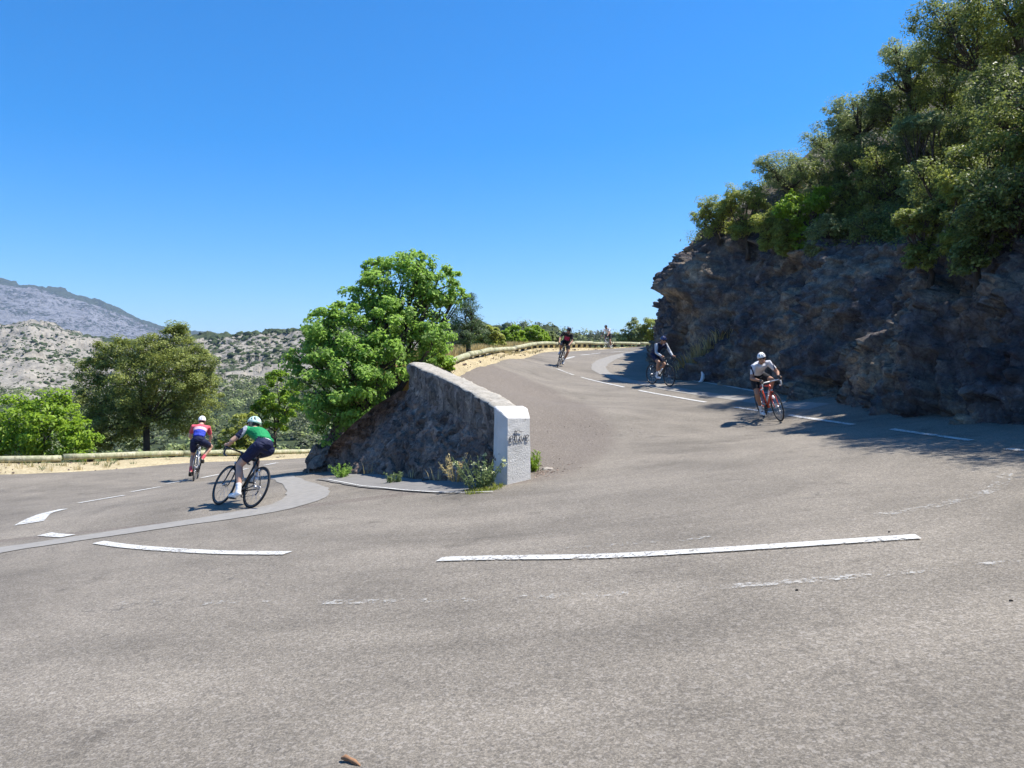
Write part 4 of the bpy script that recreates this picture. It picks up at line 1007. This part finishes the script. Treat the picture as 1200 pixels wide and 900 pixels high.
vp = np.vstack([along(RAILL, HL, 700, -1.75, -.2, 43, lambda o: .03 + .08 * (o + 1.75), 0, .8), along(vr, HU, 500, -.5, .0, 44, lambda o: .08 + 0 * o)])
stones('stones and grit on the dry verges', vp, rng.gamma(2, .009, len(vp)), M_RUBBLE, 45)
grass('verge_weeds', along(RAILL, HL, 60, -1.3, -.1, 46, lambda o: .05 + .05 * (o + 1.5), 0, .9), .14, 20, M_WEED, 'small green weeds on the lower verge', 47, .006, .9, .1)
# haze in the valley air
hz_ = MB(); hz_.box((0, 0, 240), (9300, 9300, 332))
mh = bpy.data.materials.new('haze'); mh.use_nodes = True; t = mh.node_tree; t.nodes.clear(); oo = t.nodes.new('ShaderNodeOutputMaterial'); pv = t.nodes.new('ShaderNodeVolumePrincipled')
pv.inputs['Color'].default_value = (.62, .78, 1, 1); pv.inputs['Density'].default_value = .00011; pv.inputs['Anisotropy'].default_value = .2
t.links.new(pv.outputs[0], oo.inputs['Volume'])
hb_ = hz_.build('haze', mh, None, False); tag(hb_, 'thin blue haze of the valley air', kind='stuff')
# ================================================================== bicycles
M_TYRE = simple('tyre_rubber', (.018, .018, .018), .75)
M_BLACK = simple('black_carbon', (.02, .02, .022), .35, coat=.3)
M_RED = simple('orange_red_paint', (.72, .075, .02), .3, coat=.6)
M_SILV = simple('brushed_metal', (.55, .55, .56), .3, metal=.9)
M_WTAPE = simple('white_bar_tape', (.72, .72, .70), .6)
M_GREYF = simple('silver_grey_paint', (.42, .43, .45), .3, coat=.5)
M_SADDLE = simple('black_saddle', (.025, .025, .025), .5)
M_BOTTLE = simple('clear_bottle', (.6, .62, .62), .35)
WR = .335; BB = np.array([.415, 0, .27]); RA = np.array([0, 0, WR]); FA = np.array([.985, 0, WR])
def torus(mb, c, Rr, r, seg=44, sec=8, sq=1.0):
    rings = []
    for i in range(seg):
        a = 2 * math.pi * i / seg; rings.append([(c[0] + (Rr + r * math.cos(b)) * math.cos(a), c[1] + r * math.sin(b) * sq, c[2] + (Rr + r * math.cos(b)) * math.sin(a)) for b in [2 * math.pi * j / sec for j in range(sec)]])
    mb.loft(rings, closed=True)
def bicycle(label, frame_m, fork_m, tape_m, M, crank, deep=.0, saddlebag=False, bottle=M_BOTTLE):
    root = empty('bicycle'); root.matrix_world = M; tag(root, label, 'bicycle', 'racing bicycles on the bend')
    for c, nm in ((RA, 'w'), (FA, 'w')):
        w_ = MB()
        for k in range(20):
            a = 2 * math.pi * k / 20; s = 1 if k % 2 else -1
            w_.tube([(c[0] + .02 * math.cos(a + .8 * s), .025 * s, c[2] + .02 * math.sin(a + .8 * s)), (c[0] + .305 * math.cos(a), 0, c[2] + .305 * math.sin(a))], .0017, 4)
        w_.tube([(c[0], -.05, c[2]), (c[0], -.02, c[2]), (c[0], .02, c[2]), (c[0], .05, c[2])], [.01, .022, .022, .01], 10)
        wh = w_.build('wheel', M_SILV, root)
        t = MB(); torus(t, c, WR - .0135, .0135); t.build('tyre', M_TYRE, wh)
        t = MB(); torus(t, c, WR - .033 - deep / 2, .010 + deep / 2, sq=.9 / (1 + deep * 40)); t.build('rim', M_BLACK, wh)
    f = MB(); ST = np.array([.245, 0, .79]); HT = np.array([.795, 0, .83]); HB = np.array([.845, 0, .69])
    f.tube([BB, ST], .0165, 10); f.tube([ST - (0, 0, .03), HT - (0, 0, .03)], [.017, .019], 10); f.tube([BB, HB + (-.005, 0, .02)], [.023, .021], 10); f.tube([HB, HT], [.022, .021], 10)
    for s in (-1, 1):
        f.tube([BB + (-.03, .03 * s, 0), RA + (.1, .055 * s, -.02), RA + (0, .062 * s, 0)], [.012, .010, .009], 8)
        f.tube([ST + (.01, .012 * s, -.06), RA + (.09, .05 * s, .19), RA + (0, .062 * s, 0)], [.010, .009, .008], 8)
    f.tube([BB - (0, .04, 0), BB + (0, .04, 0)], .024, 10); f.build('frame', frame_m, root)
    f = MB(); f.tube([HB + (.003, 0, .01), HB + (.012, 0, -.03)], [.021, .024], 10)
    for s in (-1, 1): f.tube([HB + (.012, .012 * s, -.025), (.885, .045 * s, .56), (.925, .05 * s, .43), FA + (0, .05 * s, 0)], [.015, .014, .011, .008], 8)
    f.build('fork', fork_m, root)
    f = MB(); f.tube([HT, HT + (-.012, 0, .05)], .018, 8); SM = np.array([.87, 0, .90]); f.tube([HT + (-.012, 0, .045), SM], .016, 8); f.build('stem', M_BLACK, root)
    f = MB()
    for s in (-1, 1):
        f.tube([SM, SM + (0, .12 * s, 0), SM + (.01, .19 * s, .0), SM + (.06, .205 * s, .0), SM + (.105, .208 * s, -.035), SM + (.095, .21 * s, -.095), SM + (.04, .212 * s, -.13), SM + (-.03, .215 * s, -.135)], [.0155, .0135, .0155, .0155, .0155, .0155, .0155, .0155], 9)
    hb = f.build('handlebar', tape_m, root)
    for s in (-1, 1):
        f = MB(); f.tube([SM + (.05, .206 * s, .002), SM + (.12, .206 * s, .018), SM + (.145, .206 * s, .055)], [.017, .018, .012], 8); f.tube([SM + (.135, .206 * s, .02), SM + (.155, .21 * s, -.03), SM + (.14, .216 * s, -.09)], [.007, .006, .005], 6); f.build('brake_lever', M_BLACK, hb)
    f = MB(); sc = np.array([.185, 0, .955])
    rings = []
    for x, wv, h in [(-.07, .055, .012), (-.05, .072, .02), (0, .068, .02), (.06, .035, .018), (.12, .021, .016), (.18, .017, .014), (.20, .008, .008)]:
        rings.append([(sc[0] + x, wv * math.cos(a), sc[2] + h * math.sin(a) - .012 * (abs(math.cos(a)) ** 2)) for a in [2 * math.pi * j / 12 for j in range(12)]])
    f.loft(rings); sd_ = f.build('saddle', M_SADDLE, root)
    f = MB(); f.tube([sc + (-.04, .02, -.03), sc + (.1, .02, -.035)], .004, 6); f.tube([sc + (-.04, -.02, -.03), sc + (.1, -.02, -.035)], .004, 6); f.build('saddle_rail', M_SILV, sd_)
    f = MB(); f.tube([ST - (0, 0, .02), (.222, 0, .925)], .0135, 8); f.build('seatpost', M_BLACK, root)
    cr = MB(); ca = math.cos(crank); sa = math.sin(crank)
    cr.tube([BB + (0, -.045, 0), BB + (0, -.052, 0)], [.055, .055], 18)
    peds = []
    for s, g in ((-1, 1), (1, -1)):
        e = BB + np.array([.17 * ca * g, .085 * s, .17 * sa * g]); cr.tube([BB + (0, .055 * s, 0), BB + (0, .075 * s, 0) + np.array([.01 * ca * g, 0, .01 * sa * g]), e], [.013, .013, .010], 8); peds.append((s, e))
    for k in range(5):
        a = 2 * math.pi * k / 5; cr.tube([BB + (0, -.05, 0), BB + (.095 * math.cos(a), -.05, .095 * math.sin(a))], .008, 6)
    torus(cr, BB + (0, -.05, 0), .098, .006, 30, 6); co = cr.build('crankset', M_BLACK, root)
    for s, e in peds:
        f = MB(); f.box(e + (0, .045 * s, 0), (.045, .036, .009)); f.build('pedal', M_BLACK, co, bevel=.004)
    f = MB(); rr = .035; cg = RA + (0, -.045, 0)
    torus(f, cg, .03, .007, 20, 6)
    f.tube([cg + (0, 0, rr), BB + (0, -.05, .103)], .004, 5); f.tube([BB + (0, -.05, -.103), RA + (.05, -.045, -.11), RA + (.01, -.045, -.07)], .004, 5); f.build('chain', M_SILV, root)
    f = MB(); f.tube([RA + (.0, -.055, -.01), RA + (.02, -.055, -.06), RA + (.045, -.05, -.115)], [.013, .013, .011], 6); f.build('derailleur', M_BLACK, root)
    f = MB(); d = (HB - BB); d = d / np.linalg.norm(d); up = np.array([-d[2], 0, d[0]]); a = BB + d * .17 + up * .062
    f.tube([a, a + d * .13, a + d * .15, a + d * .175], [.036, .036, .022, .018], 12); f.build('bottle', bottle, root)
    for c_, z_ in ((np.array([.075, 0, .60]), 0), (np.array([.875, 0, .705]), 0)):
        f = MB(); f.box(c_, (.018, .022, .022)); f.build('brake_caliper', M_SILV, root, bevel=.004)
    if saddlebag:
        f = MB(); f.ell((.12, 0, .88), (.06, .035, .04)); f.build('saddle_bag', M_BLACK, root)
    return root

# ================================================================== riders
SKIN = (.42, .24, .15)
def m_skin(name, c): return simple(name, c, .55, var=.08, scale=12)
M_SKIN = m_skin('tanned_skin', (.36, .19, .12)); M_SKIN2 = m_skin('fair_skin', (.50, .30, .21))
def cloth(name, c):
    q = NM(name); f = q.noise(9, 3, .5, q.mapping((1, .5, 1.6)), dist=1.2)
    q.bsdf(q.mix(f, tuple(x * .82 for x in c), tuple(min(1, x * 1.12) for x in c)), .75, q.bump(f, .9, .03), spec=.25); return q.m
M_GREEN = cloth('green_jersey', (.015, .26, .085)); M_NAVY = cloth('navy_lycra', (.012, .016, .05)); M_BLK = cloth('black_lycra', (.014, .014, .017))
M_WHT = cloth('white_jersey', (.70, .70, .72)); M_PINK = cloth('coral_pink_jersey', (.62, .10, .13)); M_LPINK = cloth('pale_pink_band', (.70, .45, .50)); M_BLUE = cloth('royal_blue_jersey', (.035, .06, .42))
M_MAG = cloth('magenta_panel', (.42, .03, .12)); M_GREYB = cloth('pale_grey_cloth', (.45, .47, .50)); M_SOCKW = cloth('white_sock', (.75, .75, .75)); M_HWHITE = simple('white_helmet_shell', (.78, .78, .76), .3, coat=.4); M_HBLACK = simple('black_helmet_shell', (.02, .02, .025), .3, coat=.4)
M_HMINT = simple('pale_green_helmet_shell', (.50, .66, .58), .35, coat=.4); M_HNAVY = simple('navy_helmet_shell', (.02, .03, .12), .3, coat=.4); M_LENS = simple('dark_lens', (.01, .01, .012), .08); M_SHOEB = simple('black_shoe', (.02, .02, .02), .4); M_SHOEW = simple('white_shoe', (.75, .75, .74), .4); M_PEDRED = simple('red_shoe', (.5, .03, .03), .4)
M_LIP = simple('lip', (.38, .13, .11), .5); M_HAIR = simple('dark_hair', (.03, .02, .015), .7); M_EYE = simple('eye_white', (.7, .7, .68), .2)

def ik(a, b, l1, l2, pole):
    a = np.array(a, float); b = np.array(b, float); d = b - a; L = min(np.linalg.norm(d), (l1 + l2) * .998); u = d / np.linalg.norm(d)
    x = (l1 * l1 - l2 * l2 + L * L) / (2 * L); h = math.sqrt(max(0, l1 * l1 - x * x)); p = np.array(pole, float); p = p - u * p.dot(u); p /= np.linalg.norm(p)
    return a + u * x + p * h
def remeshed(name, mb, vox, smooth=4, infl=0):
    me = mb.mesh(name + '_raw'); bm = bmesh.new(); bm.from_mesh(me); bmesh.ops.recalc_face_normals(bm, faces=bm.faces); bm.to_mesh(me); bm.free()
    o = bpy.data.objects.new('tmp', me); COL.objects.link(o)
    m = o.modifiers.new('r', 'REMESH'); m.mode = 'VOXEL'; m.voxel_size = vox; m.use_smooth_shade = True
    if smooth: k = o.modifiers.new('s', 'SMOOTH'); k.factor = .5; k.iterations = smooth
    dg = bpy.context.evaluated_depsgraph_get(); r = bpy.data.meshes.new_from_object(o.evaluated_get(dg)); r.name = name
    bpy.data.objects.remove(o); return r
def rider(label, M, crank, P):
    """cyclist in bicycle coordinates: x forward, y left, z up"""
    root = empty('person'); root.matrix_world = M; tag(root, label, 'person', 'road cyclists riding through the hairpin')
    hip = np.array([.20, 0, 1.0]) + np.array(P.get('hip', (0, 0, 0))); pitch = R(P.get('pitch', 42)); tl = .47
    ax = np.array([math.cos(pitch), 0, math.sin(pitch)]); sh = hip + ax * tl + np.array([.0, P.get('shy', 0), .0]); up = np.array([-ax[2], 0, ax[0]])
    SMb = np.array([.87, 0, .90]); drops = P.get('drops', False)
    hands = []; sk = P.get('skin', M_SKIN)
    for s in (-1, 1):
        h = SMb + ((.085, .212 * s, -.055) if drops else (.085, .205 * s, .035)); hands.append((s, h))
    ly = np.array([0, 1, 0])
    def ring(c, a, ra, b, rb, n=16): return [tuple(np.array(c) + a * ra * math.cos(t) + b * rb * math.sin(t)) for t in [2 * math.pi * j / n for j in range(n)]]
    def torso(mb, g=0, t0=-.12, t1=1.07):
        T = [(-.17, .085, .075), (-.08, .14, .11), (.05, .150, .115), (.22, .137, .105), (.4, .132, .10), (.62, .150, .112), (.82, .172, .115), (.97, .165, .095), (1.08, .10, .07), (1.13, .05, .045)]
        rs_ = []
        for t, w_, d in T:
            if t < t0 or t > t1: continue
            bow = .055 * math.sin(max(0, min(1, t)) * math.pi); c = hip + (sh - hip) * t + up * (bow + .0)
            rs_.append(ring(c, ly, w_ + g, up, d + g))
        mb.loft(rs_)
    legs = []
    for s, g in ((-1, 1), (1, -1)):
        ped = BB + np.array([.17 * math.cos(crank) * g, .13 * s, .17 * math.sin(crank) * g]); heel = .06 if g * math.sin(crank) < 0 else .03
        ank = ped + np.array([-.10, -.01 * s, .095 + heel * .5]); hj = hip + np.array([.01, .095 * s, -.03]); kn = ik(hj, ank, .43, .43, (1, P.get('kout', .12) * s if not isinstance(P.get('kout', .12), dict) else P['kout'][s], .3)); legs.append((s, hj, kn, ank, ped))
    arms = []
    for s, h in hands:
        sj = sh + ly * .175 * s - ax * .01; wr = h + np.array([-.075, 0, .035]); el = ik(sj, wr, .285, .26, (-.25, .55 * s, -.6)); arms.append((s, sj, el, wr, h))
    hd = P.get('head', (0, 0)); neck0 = sh + ax * .03 + up * .03; hc = sh + np.array([.155 * math.cos(pitch * .6), 0, .155]) + np.array([.0, .12 * math.sin(R(hd[0])) * .3, 0])
    hc = hc + np.array([0, P.get('hy', 0), 0])
    MH = Matrix.Rotation(R(hd[0]), 3, 'Z') @ Matrix.Rotation(R(hd[1]), 3, 'Y')
    H_ = lambda p: Vector(hc) + MH @ Vector(p)
    # ---- body: one continuous surface
    b = MB(); torso(b)
    b.tube([neck0 - ax * .04, neck0 + ax * .03, H_((-.02, 0, -.06))], [.065, .055, .055], 12, round_ends=True)
    b.ell(hc, (.095, .074, .10), MH, 16, 12); b.ell(H_((.03, 0, -.065)), (.06, .052, .055), MH); b.ell(H_((.065, 0, -.10)), (.025, .028, .02), MH)
    b.tube([H_((.09, 0, .0)), H_((.112, 0, -.035)), H_((.098, 0, -.045))], [.010, .015, .012], 8, round_ends=True)
    for s in (-1, 1): b.ell(H_((-.005, .075 * s, -.02)), (.02, .011, .032), MH, 8, 6)
    b.tube([H_((.083, -.02, -.072)), H_((.090, 0, -.072)), H_((.083, .02, -.072))], .008, 6, round_ends=True)
    for s, hj, kn, an, ped in legs:
        v = kn - hj; w2 = an - kn
        b.tube([hj, hj + v * .3, hj + v * .7, kn - v * .06, kn, kn + w2 * .1], [.092, .088, .068, .058, .056, .053], 14, round_ends=True)
        calf = np.array([-.018, 0, 0]); b.tube([kn, kn + w2 * .15 + calf * .6, kn + w2 * .32 + calf, kn + w2 * .6 + calf * .4, an - w2 * .08, an], [.052, .053, .056, .043, .033, .034], 12, round_ends=True)
        b.tube([an + (-.03, 0, -.03), ped + (-.02, 0, .035), ped + (.06, 0, .03)], [.034, .036, .026], 10, round_ends=True)
    for s, sj, el, wr, h in arms:
        v = el - sj; w2 = wr - el
        b.tube([sj - ly * .06 * s, sj, sj + v * .35, sj + v * .75, el], [.06, .062, .050, .042, .040], 12, round_ends=True)
        b.tube([el, el + w2 * .25, el + w2 * .7, wr], [.039, .040, .029, .026], 12, round_ends=True)
        b.tube([wr, (wr + h) / 2 + (0, 0, .012), h + (.0, 0, .022)], [.026, .033, .030], 10, round_ends=True)
        for k in range(4):       # four fingers wrapped over the bar, thumb inside
            o_ = (k - 1.5) * .020; L = [.9, 1, .96, .8][k]
            p0 = h + np.array([.012 + .004 * k, 0, .028]) + np.array([-.2, 0, 0]) * o_ + np.array([o_ * .5 + .015, 0, 0]); out_ = ly * s
            b.tube([p0 - out_ * .005, p0 + out_ * .024 * L + (.004, 0, .002), p0 + out_ * .034 * L + (.006, 0, -.020), p0 + out_ * .022 * L + (.004, 0, -.040 * L)], [.0105, .0095, .009, .008], 7, round_ends=True)
        b.tube([h + (-.02, -.015 * s, .02), h + (.0, -.034 * s, .01), h + (.02, -.032 * s, -.014)], [.012, .011, .009], 7, round_ends=True)
    body = link('body', remeshed('body', b, .0085, 5), sk, root, True)
    # ---- clothes
    def wear(name, mb, mats, split=None, vox=.010, sm=4):
        me = remeshed(name, mb, vox, sm); ob = link(name, me, mats, root, True)
        if split:
            n = len(me.polygons); c = np.zeros(n * 3, np.float32); me.polygons.foreach_get('center', c); me.polygons.foreach_set('material_index', split(c.reshape(-1, 3)).astype(np.int32))
        return ob
    j = MB(); torso(j, .009, .08, 1.09)
    for s, sj, el, wr, h in arms:
        v = el - sj; j.tube([sj - ly * .07 * s, sj, sj + v * .4, sj + v * P.get('sleeve', .68)], [.068, .071, .058, .052], 14, round_ends=False)
        if P.get('long'): j.tube([sj + v * .6, el, el + (wr - el) * .95], [.053, .048, .033], 12)
    if P.get('pockets', True): j.tube([hip + ax * .07 + up * .10 - ly * .09, hip + ax * .07 + up * .125, hip + ax * .07 + up * .10 + ly * .09], .04, 8, round_ends=True)
    def tpar(c): return ((c - hip) @ ax) / tl, c[:, 1]
    wear('jersey', j, P['jersey'], (lambda c: P['jsplit'](*tpar(c), c)) if 'jsplit' in P else None)
    sh_ = MB(); torso(sh_, .006, -.2, .25)
    for s, hj, kn, an, ped in legs:
        v = kn - hj; sh_.tube([hj, hj + v * .15], [.098, .098], 16, round_ends=True); sh_.tube([hj, hj + v * .3, hj + v * .72], [.099, .095, .077], 16)
    wear('shorts', sh_, P['shorts'], (lambda c: P['ssplit'](*tpar(c), c)) if 'ssplit' in P else None)
    for s, hj, kn, an, ped in legs:
        w2 = an - kn; k = MB(); k.tube([kn + w2 * .72, an - w2 * .04, an + (-.005, 0, -.03)], [.046, .041, .043], 12); wear('sock', k, P['sock'], vox=.009, sm=2)
        k = MB(); k.tube([an + (-.045, 0, -.045), ped + (-.06, 0, .038), ped + (.0, 0, .040), ped + (.07, 0, .03), ped + (.095, 0, .026)], [.036, .043, .045, .036, .022], 12, round_ends=True); k.tube([an + (0, 0, -.01), an + (.0, 0, -.05)], .044, 12); wear('shoe', k, P['shoe'], vox=.009, sm=2)
        k2 = MB(); k2.box(ped + (.01, 0, -.004), (.10, .036, .006)); k2.build('shoe_sole', M_SHOEB, root, bevel=.004)
    if P.get('glove'):
        for s, sj, el, wr, h in arms:
            k = MB(); k.tube([wr + (.005, 0, .003), (wr + h) / 2 + (0, 0, .014), h + (.02, 0, .024)], [.031, .038, .036], 10, round_ends=True); wear('glove', k, P['glove'], vox=.009, sm=2)
    # ---- helmet: ribbed shell over a dark liner, glasses, hair, eyes, lips
    def dome(g, groove, name, mat, par):
        mb = MB(); rings = []; seg = 48
        for i in range(15):
            t = i / 14 * 1.62; rr = []
            for q in range(seg):
                a = 2 * math.pi * q / seg; k = g * (1 - groove * 1.4 * smooth01(np.array([math.cos(a * 9 + 1.4 * math.sin(t * 3)) * 1.7 - .2]))[0] * math.sin(min(t, 1.5) * 2) ** 2) if groove else g
                x = (.118 + .012 * (math.cos(a) < 0)) * k * math.sin(t) * math.cos(a); y = .092 * k * math.sin(t) * math.sin(a); z = .112 * k * math.cos(t) + .022 - .018 * (math.sin(t) ** 2) * (math.cos(a) < -.2)
                rr.append(tuple(H_((x - .008, y, z))))
            rings.append(rr)
        mb.loft(rings, cap=True); return mb.build(name, mat, par)
    he = dome(1.0, .17, 'helmet', P['helmet'], root); dome(.90, 0, 'helmet_liner', M_HBLACK, he)
    st_ = MB()
    for s in (-1, 1): st_.tube([H_((.03, .076 * s, .0)), H_((.02, .066 * s, -.07)), H_((.045, .02 * s, -.122))], .004, 5)
    st_.build('chin_strap', M_BLK, he)
    gl = MB()
    for s in (-1, 1): gl.ell(H_((.086, .034 * s, .002)), (.012, .032, .019), MH @ Matrix.Rotation(R(14 * s), 3, 'Z'), 12, 8)
    gl.tube([H_((.085, -.062, .008)), H_((.02, -.08, .006))], .004, 5); gl.tube([H_((.085, .062, .008)), H_((.02, .08, .006))], .004, 5); gl.tube([H_((.096, -.02, .008)), H_((.096, .02, .008))], .005, 5)
    gl.build('sunglasses', M_LENS, root)
    k = MB(); k.ell(H_((-.035, 0, -.02)), (.072, .073, .062), MH); k.build('hair', M_HAIR, root)
    k = MB(); k.tube([H_((.088, -.018, -.072)), H_((.0985, 0, -.0715)), H_((.088, .018, -.072))], .0055, 6, round_ends=True); k.build('lips', M_LIP, root)
    for s in (-1, 1): k = MB(); k.ell(H_((.074, .031 * s, .002)), (.012, .012, .012)); k.build('eye', M_EYE, root)
    return root

def place(rear, front, H, lean):
    """matrix from two ground points; lean in degrees, positive = to the rider's right"""
    a = np.array(rear[:2], float); b = np.array(front[:2], float); d = b - a; d /= np.linalg.norm(d); L = .985; b = a + d * L
    za = HG(np.array([a[0]]), np.array([a[1]]), H)[0] + .0; zb_ = HG(np.array([b[0]]), np.array([b[1]]), H)[0]
    f = Vector((d[0], d[1], (zb_ - za) / L)).normalized(); left = Vector((-d[1], d[0], 0)); gn = Vector((-.107, -.01, 1)); 
    up = f.cross(left).normalized(); left = up.cross(f).normalized()
    Rm = Matrix((f, left, up)).transposed(); Rm = Rm @ Matrix.Rotation(R(lean), 3, 'X')
    return Matrix.Translation((a[0], a[1], za + .003)) @ Rm.to_4x4()
def wp_(p): return at(*p)[:2]

# green jersey, near left, seen from behind
M1 = place(wp_((292, 594.4, 11.72)), wp_((255.3, 591.3, 12.37)), HL, 23)
bicycle('dark road bicycle ridden by the cyclist in green at the left', M_BLACK, M_BLACK, M_BLACK, M1, R(75), .012)
rider('cyclist in a green jersey and navy shorts leaning into the lower bend, seen from behind', M1, R(75),
      dict(pitch=29, drops=False, jersey=[M_GREEN, M_GREYB, M_NAVY, M_WHT], shorts=[M_NAVY, M_WHT], sock=M_SOCKW, shoe=M_SHOEW, helmet=M_HMINT, skin=M_SKIN2, head=(22, 12), hip=(-.02, 0, 0), kout={-1: -.1, 1: .28},
           jsplit=lambda t, y, c: np.where((t < .0), 3, np.where((np.abs(y) > .245), 2, np.where(np.abs(y) > .205, 1, 0))), ssplit=lambda t, y, c: np.where((c[:, 2] > 1.12), 1, 0)))
# blue and pink, farther left
M2 = place(wp_((227, 564, 19.0)), wp_((231.5, 561.3, 19.95)), HL, 5)
bicycle('slim road bicycle ridden by the cyclist in blue and pink going away', M_GREYF, M_BLACK, M_BLACK, M2, R(86), saddlebag=True)
rider('cyclist in a coral and blue jersey riding away beside the lower guard rail', M2, R(86),
      dict(pitch=46, jersey=[M_PINK, M_BLUE, M_LPINK], shorts=[M_NAVY], sock=M_PINK, shoe=M_SHOEB, helmet=M_HWHITE, skin=M_SKIN2, head=(0, 8), kout={-1: -.55, 1: .05},
           jsplit=lambda t, y, c: np.where(t < .52, 1, np.where((t < .72), 2, 0))))
# white jersey, orange red bicycle, right
M3 = place(wp_((895, 489, 17.92)), wp_((914.2, 495, 16.95)), HU, 14)
bicycle('bright orange red road bicycle leaning in the shade edge at the right', M_RED, M_RED, M_WTAPE, M3, R(-100), .004)
rider('cyclist in a white jersey and white helmet leaning on the orange red bicycle', M3, R(-100),
      dict(pitch=36, jersey=[M_WHT, M_NAVY], shorts=[M_BLK], sock=M_SOCKW, shoe=M_SHOEW, helmet=M_HWHITE, skin=M_SKIN, head=(-14, 0), glove=M_SHOEB, kout={-1: -.4, 1: .15},
           jsplit=lambda t, y, c: np.where((np.abs(y) > .23) & (np.abs(y) < .26), 1, 0)))
# navy vest, white sleeves
M4 = place(wp_((764, 450, 25.4)), wp_((784.2, 453, 24.5)), HU, 3)
bicycle('black road bicycle in front of the rocky nose, wheels upright', M_BLACK, M_BLACK, M_BLACK, M4, R(-15), .0)
rider('cyclist in a navy jersey with pale sleeves and dark helmet upright beside the rocky nose', M4, R(-15),
      dict(pitch=44, jersey=[M_NAVY, M_GREYB], shorts=[M_NAVY], sock=M_SOCKW, shoe=M_SHOEW, helmet=M_HNAVY, skin=M_SKIN, head=(-8, 10), long=True, kout={-1: -.1, 1: .12},
           jsplit=lambda t, y, c: np.where(np.abs(y) > .17, 1, 0)))
# black and pink, upper bend
M5 = place(wp_((656.5, 427.5, 31.5)), wp_((653, 430, 30.5)), HU, -17)
bicycle('dark road bicycle leaning on the centre dashes of the upper bend', M_BLACK, M_BLACK, M_BLACK, M5, R(95))
rider('cyclist in black with a magenta chest leaning over the centre line of the upper bend', M5, R(95),
      dict(pitch=46, jersey=[M_BLK, M_MAG], shorts=[M_BLK, M_WHT], sock=M_SOCKW, shoe=M_SHOEW, helmet=M_HBLACK, skin=M_SKIN, head=(5, 4), kout={-1: -.1, 1: .45},
           jsplit=lambda t, y, c: np.where((np.abs(y) < .1) & (t > .3) & (t < .85), 1, 0)))
# farthest, white jersey
M6 = place(wp_((716.5, 410.6, 49.4)), wp_((708.5, 411.3, 48.5)), HU, 2)
bicycle('pale road bicycle close to the far guard rail', M_GREYF, M_GREYF, M_BLACK, M6, R(60))
rider('farthest cyclist in a white jersey riding beside the upper guard rail', M6, R(60),
      dict(pitch=50, jersey=[M_WHT], shorts=[M_BLK], sock=M_SOCKW, shoe=M_SHOEW, helmet=M_HBLACK, skin=M_SKIN, head=(0, 4), kout={-1: -.1, 1: .12}))
